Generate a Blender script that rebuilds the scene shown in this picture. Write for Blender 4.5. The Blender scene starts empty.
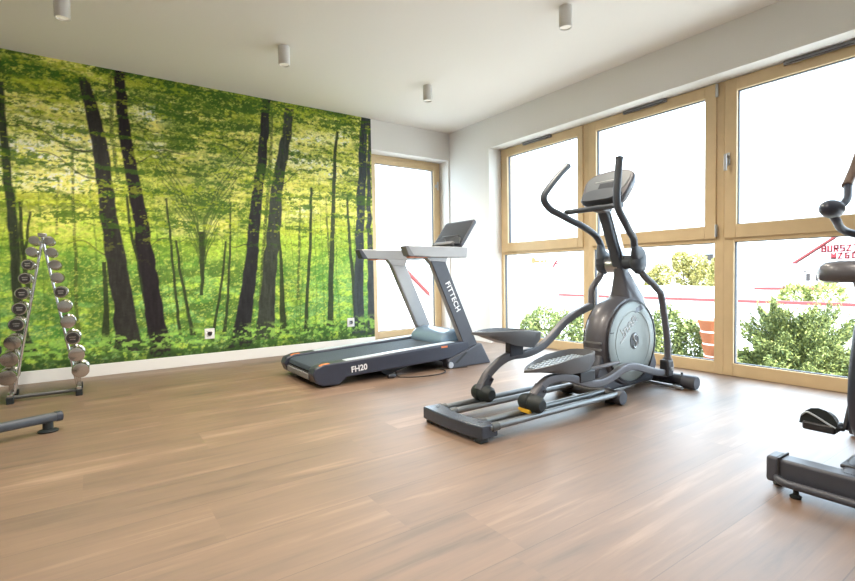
import bpy, bmesh, math, random
import numpy as np
from mathutils import Matrix, Vector

# ---------------------------------------------------------------- camera, sky, sun, exposure
S = bpy.context.scene
COL = S.collection
cam_data = bpy.data.cameras.new('camera')
cam_data.sensor_width = 36.0
cam_data.lens = 483.906 / 855 * 36.0
cam_data.clip_start = 0.05
cam = bpy.data.objects.new('camera', cam_data)
COL.objects.link(cam)
YAW, PITCH, ROLL = 0.960158, -0.036224, -0.015932
fw = Vector((math.cos(PITCH) * math.cos(YAW), math.cos(PITCH) * math.sin(YAW), math.sin(PITCH)))
rt = Vector((math.sin(YAW), -math.cos(YAW), 0))
up = rt.cross(fw)
c_, s_ = math.cos(ROLL), math.sin(ROLL)
r2, u2 = c_ * rt + s_ * up, -s_ * rt + c_ * up
cam.matrix_world = Matrix(((r2.x, u2.x, -fw.x, -4.0547), (r2.y, u2.y, -fw.y, -5.2301),
                           (r2.z, u2.z, -fw.z, 0.8754), (0, 0, 0, 1)))
S.camera = cam

world = bpy.data.worlds.new('World'); S.world = world
world.use_nodes = True
bg = world.node_tree.nodes['Background']
bg.inputs[0].default_value = (0.70, 0.85, 1.0, 1)
bg.inputs[1].default_value = 1.0

sun_d = bpy.data.lights.new('sun', 'SUN'); sun_d.energy = 2.2; sun_d.angle = 0.02
sun_d.color = (1.0, 0.97, 0.92)
sun = bpy.data.objects.new('sun', sun_d); COL.objects.link(sun)
sun.rotation_euler = Vector((0.22, 0.78, -0.72)).to_track_quat('-Z', 'Y').to_euler()

# daylight portals in the window openings (they only guide the sky light in)
def portal(name, loc, sx, sy, rot):
    l = bpy.data.lights.new(name, 'AREA'); l.shape = 'RECTANGLE'; l.size = sx; l.size_y = sy
    l.cycles.is_portal = True
    o = bpy.data.objects.new(name, l); o.location = loc; o.rotation_euler = rot; COL.objects.link(o)
portal('window_daylight', (0.30, -3.41, 1.2), 2.36, 5.26, (0, math.pi / 2, 0))
portal('window_daylight', (-0.6, 0.30, 1.2), 1.15, 2.36, (-math.pi / 2, 0, 0))

S.view_settings.view_transform = 'Standard'
S.view_settings.look = 'None'
S.view_settings.gamma = 1.0
S.view_settings.use_curve_mapping = False
S.view_settings.exposure = 3.2
LAMP_POWER = 13.5

# ---------------------------------------------------------------- materials
def mat(name, color, rough=0.5, metal=0.0, var=0.08, scale=30.0, bump=0.0, coat=0.0, spec=0.5):
    m = bpy.data.materials.new(name); m.use_nodes = True
    nt = m.node_tree; p = nt.nodes['Principled BSDF']
    tc = nt.nodes.new('ShaderNodeTexCoord')
    nz = nt.nodes.new('ShaderNodeTexNoise'); nz.inputs['Scale'].default_value = scale
    nz.inputs['Detail'].default_value = 4
    nt.links.new(tc.outputs['Object'], nz.inputs['Vector'])
    mx = nt.nodes.new('ShaderNodeMix'); mx.data_type = 'RGBA'
    c = color
    mx.inputs[6].default_value = (c[0] * (1 - var), c[1] * (1 - var), c[2] * (1 - var), 1)
    mx.inputs[7].default_value = (min(1, c[0] * (1 + var)), min(1, c[1] * (1 + var)), min(1, c[2] * (1 + var)), 1)
    nt.links.new(nz.outputs['Fac'], mx.inputs[0])
    nt.links.new(mx.outputs[2], p.inputs['Base Color'])
    p.inputs['Roughness'].default_value = rough
    p.inputs['Metallic'].default_value = metal
    p.inputs['Coat Weight'].default_value = coat
    p.inputs['Specular IOR Level'].default_value = spec
    if bump:
        b = nt.nodes.new('ShaderNodeBump'); b.inputs['Strength'].default_value = bump
        b.inputs['Distance'].default_value = 0.01
        nt.links.new(nz.outputs['Fac'], b.inputs['Height'])
        nt.links.new(b.outputs[0], p.inputs['Normal'])
    return m

def srgb(r, g, b):
    f = lambda v: (v / 255 / 12.92) if v <= 10 else ((v / 255 + 0.055) / 1.055) ** 2.4
    return (f(r), f(g), f(b))

M = {}
M['wall'] = mat('wall_paint', (0.80, 0.785, 0.75), 0.85, var=0.015, scale=80, bump=0.03)
M['ceiling'] = mat('ceiling_paint', (0.90, 0.87, 0.82), 0.9, var=0.01, scale=60)
M['white'] = mat('white_lacquer', (0.80, 0.80, 0.78), 0.4, var=0.02)
M['lamp'] = mat('lamp_white', (0.70, 0.69, 0.66), 0.45, var=0.02)
M['timber'] = mat('window_timber', srgb(216, 190, 148), 0.45, var=0.10, scale=9)
M['gasket'] = mat('gasket', (0.10, 0.11, 0.13), 0.6)
M['steel'] = mat('brushed_steel', (0.55, 0.56, 0.58), 0.3, 1.0)
M['chrome'] = mat('chrome', (0.78, 0.78, 0.78), 0.10, 1.0, var=0.02)
M['dchrome'] = mat('satin_chrome', (0.55, 0.53, 0.50), 0.16, 1.0, var=0.03)
M['black'] = mat('black_plastic', (0.022, 0.022, 0.026), 0.45)
M['rubber'] = mat('black_rubber', (0.012, 0.018, 0.02), 0.6, bump=0.05)
M['charcoal'] = mat('charcoal_plastic', (0.056, 0.060, 0.078), 0.42, var=0.1)
M['navy'] = mat('dark_blue_grey_plastic', (0.036, 0.042, 0.064), 0.35, var=0.1)
M['belt'] = mat('running_belt', (0.040, 0.058, 0.080), 0.75, var=0.15, scale=300, bump=0.1)
M['strip'] = mat('foot_rail_grey', (0.42, 0.48, 0.54), 0.4)
M['hood'] = mat('motor_hood', (0.20, 0.30, 0.42), 0.25, var=0.05, coat=0.4)
M['silver'] = mat('silver_plastic', (0.34, 0.34, 0.345), 0.4, 0.1, var=0.03)
M['dsilver'] = mat('grey_plastic', (0.20, 0.20, 0.21), 0.42, 0.1, var=0.04)
M['screen'] = mat('dark_screen', (0.045, 0.050, 0.062), 0.22, var=0.03)
M['orange'] = mat('orange_sticker', (0.75, 0.20, 0.06), 0.5)
M['red'] = mat('red_plastic', (0.75, 0.03, 0.06), 0.4)
M['letters'] = mat('white_print', (0.80, 0.80, 0.82), 0.5, var=0.02)
M['taupe'] = mat('taupe_painted_steel', (0.118, 0.116, 0.130), 0.38, 0.15, var=0.06)
M['tubegrey'] = mat('dark_grey_grip', (0.062, 0.074, 0.092), 0.45, var=0.08)
M['shell'] = mat('taupe_shell', (0.098, 0.096, 0.110), 0.32, 0.1, var=0.05, coat=0.3)
M['disc'] = mat('grey_disc', (0.30, 0.335, 0.325), 0.38, 0.15, var=0.03)
M['alu'] = mat('aluminium_rail', (0.20, 0.21, 0.215), 0.38, 0.6)
M['rail'] = mat('dark_rail', (0.10, 0.105, 0.105), 0.35, 0.4)
M['endbar'] = mat('blue_grey_end_bar', (0.045, 0.055, 0.075), 0.25, var=0.06)
M['tread'] = mat('pedal_tread', (0.06, 0.065, 0.07), 0.45)
M['pedal'] = mat('pedal_shell', (0.12, 0.122, 0.13), 0.36, var=0.05)
M['yellow'] = mat('yellow_decal', (0.75, 0.42, 0.03), 0.5)
M['lcd'] = mat('lcd_panel', (0.05, 0.055, 0.065), 0.25)
M['panel'] = mat('console_panel', (0.115, 0.13, 0.145), 0.5)
M['brown'] = mat('bronze_post', (0.22, 0.16, 0.13), 0.35, 0.5)
M['label'] = mat('weight_label', (0.030, 0.028, 0.026), 0.5)
M['outwall'] = mat('white_render', (0.80, 0.79, 0.77), 0.9, var=0.02)
M['pinkwall'] = mat('pale_pink_render', (0.80, 0.70, 0.68), 0.9, var=0.02)
M['greywall'] = mat('pale_grey_render', (0.62, 0.62, 0.62), 0.9, var=0.02)
M['redroof'] = mat('red_roof_tile', (0.18, 0.022, 0.022), 0.7)
M['coping'] = mat('red_coping', (0.20, 0.03, 0.03), 0.7)
M['signred'] = mat('sign_red', (0.17, 0.004, 0.010), 0.6)
M['signorange'] = mat('sign_orange', (0.2, 0.09, 0.02), 0.6)
M['pot'] = mat('terracotta', (0.26, 0.075, 0.022), 0.7)
M['darkglass'] = mat('house_window_glass', (0.035, 0.03, 0.028), 0.7)
M['bark'] = mat('bark', (0.06, 0.045, 0.03), 0.9, bump=0.3)
M['paving'] = mat('terrace_paving', (0.45, 0.44, 0.42), 0.9, var=0.06, scale=4)
M['cord'] = mat('black_cord', (0.02, 0.018, 0.018), 0.5)

def leaf_mat(name, ca, cb):
    m = bpy.data.materials.new(name); m.use_nodes = True
    nt = m.node_tree; p = nt.nodes['Principled BSDF']
    g = nt.nodes.new('ShaderNodeNewGeometry')
    mx = nt.nodes.new('ShaderNodeMix'); mx.data_type = 'RGBA'
    mx.inputs[6].default_value = (*ca, 1); mx.inputs[7].default_value = (*cb, 1)
    nt.links.new(g.outputs['Random Per Island'], mx.inputs[0])
    nt.links.new(mx.outputs[2], p.inputs['Base Color'])
    p.inputs['Roughness'].default_value = 0.7
    p.inputs['Specular IOR Level'].default_value = 0.2
    return m
M['juniper'] = leaf_mat('juniper_needles', (0.050, 0.080, 0.036), (0.27, 0.30, 0.09))
M['hedge'] = leaf_mat('hedge_leaves', (0.06, 0.09, 0.03), (0.24, 0.27, 0.09))
M['autumn'] = leaf_mat('yellowing_leaves', (0.12, 0.13, 0.04), (0.42, 0.36, 0.12))
M['lowgreen'] = leaf_mat('young_leaves', (0.12, 0.16, 0.05), (0.35, 0.36, 0.10))

# glass: clear with a little mirror
gm = bpy.data.materials.new('window_glass'); gm.use_nodes = True
nt = gm.node_tree; nt.nodes.clear()
go = nt.nodes.new('ShaderNodeOutputMaterial'); tr = nt.nodes.new('ShaderNodeBsdfTransparent')
gl = nt.nodes.new('ShaderNodeBsdfGlossy'); gl.inputs['Roughness'].default_value = 0.02
lw = nt.nodes.new('ShaderNodeFresnel'); lw.inputs[0].default_value = 1.3
gx = nt.nodes.new('ShaderNodeMixShader')
tr.inputs[0].default_value = (0.95, 0.97, 0.97, 1)
gb_ = nt.nodes.new('ShaderNodeNewGeometry'); gsub = nt.nodes.new('ShaderNodeMath'); gsub.operation = 'SUBTRACT'; gsub.inputs[0].default_value = 1.0
gmul = nt.nodes.new('ShaderNodeMath'); gmul.operation = 'MULTIPLY'
nt.links.new(gb_.outputs['Backfacing'], gsub.inputs[1]); nt.links.new(gsub.outputs[0], gmul.inputs[0]); nt.links.new(lw.outputs[0], gmul.inputs[1])
nt.links.new(gmul.outputs[0], gx.inputs[0]); nt.links.new(tr.outputs[0], gx.inputs[1])
nt.links.new(gl.outputs[0], gx.inputs[2]); nt.links.new(gx.outputs[0], go.inputs[0])
M['glass'] = gm

# lamp lens emits
em = bpy.data.materials.new('lamp_lens'); em.use_nodes = True
pe = em.node_tree.nodes['Principled BSDF']
pe.inputs['Base Color'].default_value = (0.7, 0.7, 0.68, 1)
pe.inputs['Emission Color'].default_value = (1, 0.86, 0.66, 1); pe.inputs['Emission Strength'].default_value = 0.04
M['lens'] = em

# laminate floor: wide oak boards along x
fm = bpy.data.materials.new('oak_laminate'); fm.use_nodes = True
nt = fm.node_tree; p = nt.nodes['Principled BSDF']; L = nt.links.new
N = nt.nodes.new
def math_n(op, a, b=None, c=None):
    n = N('ShaderNodeMath'); n.operation = op
    for i, v in enumerate((a, b, c)):
        if v is None: continue
        if hasattr(v, 'links'): L(v, n.inputs[i])
        else: n.inputs[i].default_value = v
    return n.outputs[0]
geo = N('ShaderNodeNewGeometry'); sep = N('ShaderNodeSeparateXYZ'); L(geo.outputs['Position'], sep.inputs[0])
PW = 0.315
v = math_n('DIVIDE', math_n('ADD', sep.outputs[1], 4.492), PW)
row = math_n('FLOOR', v); fr = math_n('FRACT', v)
wn = N('ShaderNodeTexWhiteNoise'); wn.noise_dimensions = '1D'; L(row, wn.inputs['W'])
xo = math_n('ADD', math_n('DIVIDE', sep.outputs[0], 1.45), math_n('MULTIPLY', wn.outputs['Value'], 7.0))
pc = math_n('FLOOR', xo); fx = math_n('FRACT', xo)
wn2 = N('ShaderNodeTexWhiteNoise'); wn2.noise_dimensions = '2D'
cx = N('ShaderNodeCombineXYZ'); L(row, cx.inputs[0]); L(pc, cx.inputs[1]); L(cx.outputs[0], wn2.inputs['Vector'])
gv = N('ShaderNodeCombineXYZ')
L(math_n('MULTIPLY', sep.outputs[0], 1.1), gv.inputs[0])
L(math_n('MULTIPLY', sep.outputs[1], 16.0), gv.inputs[1])
L(math_n('MULTIPLY', wn2.outputs['Value'], 40.0), gv.inputs[2])
gn = N('ShaderNodeTexNoise'); gn.inputs['Scale'].default_value = 1.0; gn.inputs['Detail'].default_value = 6
gn.inputs['Roughness'].default_value = 0.6; gn.inputs['Distortion'].default_value = 0.8
L(gv.outputs[0], gn.inputs['Vector'])
gv2 = N('ShaderNodeCombineXYZ')
L(math_n('MULTIPLY', sep.outputs[0], 1.3), gv2.inputs[0]); L(math_n('MULTIPLY', sep.outputs[1], 5.0), gv2.inputs[1])
L(math_n('MULTIPLY', wn2.outputs['Value'], 17.0), gv2.inputs[2])
bn = N('ShaderNodeTexNoise'); bn.inputs['Scale'].default_value = 1.0; bn.inputs['Detail'].default_value = 3
L(gv2.outputs[0], bn.inputs['Vector'])
cr = N('ShaderNodeValToRGB')
for i, (pos, c) in enumerate(((0.30, srgb(76, 58, 45)), (0.43, srgb(107, 84, 66)), (0.55, srgb(120, 94, 74)), (0.70, srgb(150, 123, 101)))):
    e = cr.color_ramp.elements[i] if i < 2 else cr.color_ramp.elements.new(pos)
    e.position = pos; e.color = (*c, 1)
mixv = math_n('ADD', math_n('MULTIPLY', gn.outputs['Fac'], 0.55), math_n('MULTIPLY', bn.outputs['Fac'], 0.45))
mixv = math_n('ADD', mixv, math_n('MULTIPLY', math_n('SUBTRACT', wn2.outputs['Value'], 0.5), 0.07))
L(mixv, cr.inputs[0])
# knots
kn = N('ShaderNodeTexVoronoi'); kn.inputs['Scale'].default_value = 1.0
kv = N('ShaderNodeCombineXYZ'); L(math_n('MULTIPLY', sep.outputs[0], 1.9), kv.inputs[0]); L(math_n('MULTIPLY', sep.outputs[1], 3.4), kv.inputs[1])
L(kv.outputs[0], kn.inputs['Vector'])
knot = math_n('SMOOTH_MIN', math_n('MULTIPLY', kn.outputs['Distance'], 9.0), 1.0, 0.2)
seam_y = math_n('LESS_THAN', math_n('MINIMUM', fr, math_n('SUBTRACT', 1.0, fr)), 0.0055)
seam_x = math_n('LESS_THAN', fx, 0.0012)
seam = seam_y
dk = math_n('MULTIPLY', math_n('SUBTRACT', 1.0, math_n('MULTIPLY', seam, 0.35)), math_n('ADD', 0.78, math_n('MULTIPLY', knot, 0.22)))
mul = N('ShaderNodeVectorMath'); mul.operation = 'SCALE'
L(cr.outputs[0], mul.inputs[0]); L(dk, mul.inputs['Scale'])
sv = N('ShaderNodeCombineXYZ'); L(math_n('MULTIPLY', sep.outputs[0], 3.0), sv.inputs[0]); L(math_n('MULTIPLY', sep.outputs[1], 38.0), sv.inputs[1]); L(wn2.outputs['Value'], sv.inputs[2])
sn = N('ShaderNodeTexNoise'); sn.inputs['Scale'].default_value = 1.0; sn.inputs['Detail'].default_value = 5; L(sv.outputs[0], sn.inputs['Vector'])
stk = N('ShaderNodeMapRange'); stk.inputs[1].default_value = 0.56; stk.inputs[2].default_value = 0.74; stk.inputs[3].default_value = 1.0; stk.inputs[4].default_value = 0.80
L(sn.outputs['Fac'], stk.inputs[0])
mul2 = N('ShaderNodeVectorMath'); mul2.operation = 'SCALE'
L(mul.outputs[0], mul2.inputs[0]); L(stk.outputs[0], mul2.inputs['Scale'])
L(mul2.outputs[0], p.inputs['Base Color'])
L(math_n('ADD', 0.45, math_n('MULTIPLY', gn.outputs['Fac'], 0.10)), p.inputs['Roughness'])
p.inputs['Specular IOR Level'].default_value = 0.6
p.inputs['Coat Weight'].default_value = 0.8; p.inputs['Coat Roughness'].default_value = 0.56
bp = N('ShaderNodeBump'); bp.inputs['Strength'].default_value = 0.25; bp.inputs['Distance'].default_value = 0.002
L(math_n('SUBTRACT', gn.outputs['Fac'], math_n('MULTIPLY', seam, 2.0)), bp.inputs['Height']); L(bp.outputs[0], p.inputs['Normal'])
M['floor'] = fm

# ---------------------------------------------------------------- mesh helpers
OFF = {}
def root(name, label, cat, loc, group=None):
    o = bpy.data.objects.new(name, None); COL.objects.link(o)
    o.empty_display_size = 0.1
    o.location = loc; OFF[o.name] = Vector(loc)
    o['label'] = label; o['category'] = cat
    if group: o['group'] = group
    return o

def emit(name, bm, material, parent=None, bevel=0.0, loc=None, ang=40, label=None, seg=2):
    me = bpy.data.meshes.new(name)
    off = OFF[parent.name] if parent is not None else Vector(loc or (0, 0, 0))
    if len(bm.verts): bmesh.ops.translate(bm, verts=bm.verts, vec=-off)
    bmesh.ops.recalc_face_normals(bm, faces=bm.faces)
    bm.to_mesh(me); bm.free()
    me.polygons.foreach_set('use_smooth', [True] * len(me.polygons))
    me.set_sharp_from_angle(angle=math.radians(ang))
    me.materials.append(material)
    o = bpy.data.objects.new(name, me); COL.objects.link(o)
    if parent is not None: o.parent = parent
    else: o.location = off
    OFF[o.name] = off
    if bevel:
        b = o.modifiers.new('bevel', 'BEVEL'); b.width = bevel; b.segments = seg; b.limit_method = 'ANGLE'
        b.angle_limit = math.radians(40); b.harden_normals = False
    if label: o['label'] = label
    return o

def tag(o, label, cat, group=None):
    o['label'] = label; o['category'] = cat
    if group: o['group'] = group
    return o
def struct(o):
    o['kind'] = 'structure'; return o
NB = bmesh.new

def box(bm, x0, x1, y0, y1, z0, z1, mtx=None):
    vs = [bm.verts.new((x, y, z)) for x in (x0, x1) for y in (y0, y1) for z in (z0, z1)]
    if mtx is not None:
        for v_ in vs: v_.co = mtx @ v_.co
    for f in ((0, 1, 3, 2), (4, 6, 7, 5), (0, 4, 5, 1), (2, 3, 7, 6), (0, 2, 6, 4), (1, 5, 7, 3)):
        bm.faces.new([vs[i] for i in f])
    return bm

def prism(bm, pts, a, b, axis='y', mtx=None):
    """polygon pts extruded from a to b; axis y: pts are (x,z); axis x: (y,z); axis z: (x,y)"""
    def P(p_, t):
        if axis == 'y': return (p_[0], t, p_[1])
        if axis == 'x': return (t, p_[0], p_[1])
        return (p_[0], p_[1], t)
    A = [bm.verts.new(P(q, a)) for q in pts]; B = [bm.verts.new(P(q, b)) for q in pts]
    n = len(pts)
    if mtx is not None:
        for v_ in A + B: v_.co = mtx @ v_.co
    bm.faces.new(A); bm.faces.new(B[::-1])
    for i in range(n):
        bm.faces.new((A[i], A[(i + 1) % n], B[(i + 1) % n], B[i]))
    return bm

def spline(pts, n=6):
    pts = [Vector(q) for q in pts]
    if n <= 1 or len(pts) < 3: return pts
    out = []
    for i in range(len(pts) - 1):
        p0 = pts[i - 1] if i > 0 else pts[i] * 2 - pts[i + 1]
        p1, p2 = pts[i], pts[i + 1]
        p3 = pts[i + 2] if i + 2 < len(pts) else p2 * 2 - p1
        for k in range(n):
            t = k / n
            out.append(0.5 * (2 * p1 + (p2 - p0) * t + (2 * p0 - 5 * p1 + 4 * p2 - p3) * t * t + (3 * p1 - p0 - 3 * p2 + p3) * t ** 3))
    out.append(pts[-1])
    return out

def sweep(bm, pts, prof, scale=None, n=6):
    """prof: list of (side, normal) offsets swept along a smoothed path; scale: per-point factor at the control points"""
    P = spline(pts, n); m = len(P)
    if scale is None: sc = [1.0] * m
    else:
        sc = list(np.interp(np.linspace(0, 1, m), np.linspace(0, 1, len(scale)), scale))
    rings = []; prev = None
    for i in range(m):
        t = (P[min(i + 1, m - 1)] - P[max(i - 1, 0)]).normalized()
        if prev is None:
            ref = Vector((0, 1, 0)) if abs(t.y) < 0.9 else Vector((1, 0, 0))
            s = (ref - t * ref.dot(t)).normalized()
        else:
            s = (prev - t * prev.dot(t)).normalized()
        prev = s; nn = t.cross(s)
        rings.append([bm.verts.new(P[i] + (s * a + nn * b) * sc[i]) for a, b in prof])
    k = len(prof)
    for i in range(m - 1):
        for j in range(k):
            bm.faces.new((rings[i][j], rings[i][(j + 1) % k], rings[i + 1][(j + 1) % k], rings[i + 1][j]))
    bm.faces.new(rings[0][::-1]); bm.faces.new(rings[-1])
    return bm

def circ(r, seg=14): return [(r * math.cos(2 * math.pi * i / seg), r * math.sin(2 * math.pi * i / seg)) for i in range(seg)]
def rrect(w, h, e=4.0, seg=20):
    o = []
    for i in range(seg):
        a = 2 * math.pi * (i + 0.5) / seg; c, s = math.cos(a), math.sin(a)
        o.append((w / 2 * math.copysign(abs(c) ** (2 / e), c), h / 2 * math.copysign(abs(s) ** (2 / e), s)))
    return o
def tube(bm, pts, r, n=6, seg=14, scale=None): return sweep(bm, pts, circ(r, seg), scale, n)

def lathe(bm, prof, center, axis='z', seg=28, sx=1.0):
    """prof: (radius, height) pairs along the axis"""
    c = Vector(center); rings = []
    for r, h in prof:
        ring = []
        for i in range(seg):
            a = 2 * math.pi * i / seg; u_, w_ = r * math.cos(a), r * math.sin(a)
            if axis == 'z': q = Vector((u_, w_, h))
            elif axis == 'y': q = Vector((u_, h, w_))
            else: q = Vector((h, u_, w_))
            ring.append(bm.verts.new(c + q))
        rings.append(ring)
    for i in range(len(rings) - 1):
        for j in range(seg):
            bm.faces.new((rings[i][j], rings[i][(j + 1) % seg], rings[i + 1][(j + 1) % seg], rings[i + 1][j]))
    if prof[0][0] > 1e-6: bm.faces.new(rings[0][::-1])
    if prof[-1][0] > 1e-6: bm.faces.new(rings[-1])
    bmesh.ops.remove_doubles(bm, verts=bm.verts, dist=1e-6)
    return bm

def ellipsoid(bm, c, rx, ry, rz, seg=20, mtx=None):
    r = bmesh.ops.create_uvsphere(bm, u_segments=seg, v_segments=seg // 2, radius=1.0)
    for v_ in r['verts']:
        q = Vector((v_.co.x * rx, v_.co.y * ry, v_.co.z * rz))
        if mtx is not None: q = mtx @ q
        v_.co = q + Vector(c)
    return bm

def lettering(body, size, mtx, material, parent=None, loc=None, name='lettering', depth=0.0008, spacing=1.0, shear=0.0, bold=0.022):
    cu = bpy.data.curves.new(name, 'FONT'); cu.body = body; cu.size = size; cu.extrude = depth
    cu.space_character = spacing; cu.shear = shear; cu.offset = size * bold
    tmp = bpy.data.objects.new('tmp_text', cu); COL.objects.link(tmp)
    dg = bpy.context.evaluated_depsgraph_get()
    me = bpy.data.meshes.new_from_object(tmp.evaluated_get(dg))
    bpy.data.objects.remove(tmp); bpy.data.curves.remove(cu)
    off = OFF[parent.name] if parent is not None else Vector(loc or (0, 0, 0))
    me.transform(Matrix.Translation(-off) @ mtx)
    me.materials.clear(); me.materials.append(material); me.name = name
    o = bpy.data.objects.new(name, me); COL.objects.link(o)
    if parent is not None: o.parent = parent
    else: o.location = off
    OFF[o.name] = off
    return o

GLY = {'B': [(0,0,0,1),(0,1,.55,1),(.6,.95,.6,.55),(0,.52,.55,.52),(.62,.48,.62,.05),(0,0,.58,0)], 'U': [(0,1,0,0),(0,0,.6,0),(.6,0,.6,1)],
       'R': [(0,0,0,1),(0,1,.6,1),(.6,1,.6,.5),(0,.5,.6,.5),(.25,.5,.62,0)], 'S': [(.6,1,0,1),(0,1,0,.52),(0,.52,.6,.52),(.6,.52,.6,0),(.6,0,0,0)],
       'Z': [(0,1,.6,1),(.6,1,0,0),(0,0,.6,0)], 'T': [(0,1,.64,1),(.32,1,.32,0)], 'Y': [(0,1,.32,.5),(.64,1,.32,.5),(.32,.5,.32,0)],
       'W': [(0,1,0,0),(0,0,.7,0),(.7,0,.7,1),(.35,0,.35,.7)], 'G': [(.6,1,0,1),(0,1,0,0),(0,0,.6,0),(.6,0,.6,.5),(.6,.5,.3,.5)],
       'Ó': [(0,0,0,1),(0,1,.6,1),(.6,1,.6,0),(.6,0,0,0),(.25,1.15,.45,1.3)]}
def block_sign(body, h, pitch, th, x, y, z, parent):
    # upright block capitals on a wall that faces -x, reading towards -y
    bm = NB()
    for i, ch in enumerate(body):
        for (a, b, c, d) in GLY[ch]:
            p0 = Vector((x, y - i * pitch - a * h * .82, z + b * h)); p1 = Vector((x, y - i * pitch - c * h * .82, z + d * h))
            dv = (p1 - p0); Ld = dv.length; dv.normalize()
            mt = frame_mtx(p0 - dv * th * .5, dv, Vector((0, dv.z, -dv.y)))
            box(bm, 0, Ld + th, -th / 2, th / 2, -.01, .01, mt)
    return emit('lettering', bm, M['signred'], parent)
def frame_mtx(o, xdir, ydir):
    x = Vector(xdir).normalized(); y = Vector(ydir); y = (y - x * y.dot(x)).normalized(); z = x.cross(y)
    return Matrix(((x.x, y.x, z.x, o[0]), (x.y, y.y, z.y, o[1]), (x.z, y.z, z.z, o[2]), (0, 0, 0, 1)))

# ---------------------------------------------------------------- the room
H = 2.75
XL, YF, TH = -7.2, -7.6, 0.48
WY0, WY1 = -0.785, -5.98          # the window wall's opening
LINT = 2.385
bm = NB(); box(bm, XL - 0.3, TH, YF - 0.3, TH, -0.2, 0); struct(emit('floor', bm, M['floor']))
bm = NB(); box(bm, XL - 0.3, TH, YF - 0.3, TH, H, H + 0.3); struct(emit('ceiling', bm, M['ceiling']))
bm = NB()
box(bm, 0, TH, WY0, TH, 0, H); box(bm, 0, TH, YF - 0.3, WY1, 0, H); box(bm, 0, TH, WY1, WY0, LINT, H)
struct(emit('wall_right', bm, M['wall']))
bm = NB()
box(bm, XL - 0.3, -1.195, 0, TH, 0, H); box(bm, -1.195, -0.02, 0, TH, LINT, H); box(bm, -0.02, -0.0, 0, TH, 0, H)
struct(emit('wall_back', bm, M['wall']))
bm = NB(); box(bm, XL - 0.3, XL, YF - 0.3, 0, 0, H); struct(emit('wall_left', bm, M['wall']))
bm = NB(); box(bm, XL, 0, YF - 0.3, YF, 0, H); struct(emit('wall_front', bm, M['wall']))
bm = NB(); box(bm, XL, -1.196, -0.014, 0, 0, 0.105)
struct(emit('baseboard_back', bm, M['white'], bevel=0.003))

# window wall: modules of lower fixed pane and upper sash
FX0, FX1 = 0.205, 0.285
def pane(parent, y0, y1, z0, z1):
    g = NB(); box(g, FX0 + 0.034, FX0 + 0.046, y1, y0, z0, z1); emit('glass_pane', g, M['glass'], parent)
def gasket(parent, y0, y1, z0, z1, x=None):
    g = NB(); x = FX0 + 0.022 if x is None else x; w = 0.006
    box(g, x, x + 0.03, y1, y1 + w, z0, z1); box(g, x, x + 0.03, y0 - w, y0, z0, z1)
    box(g, x, x + 0.03, y1 + w, y0 - w, z0, z0 + w); box(g, x, x + 0.03, y1 + w, y0 - w, z1 - w, z1)
    emit('gasket', g, M['gasket'], parent)
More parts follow.
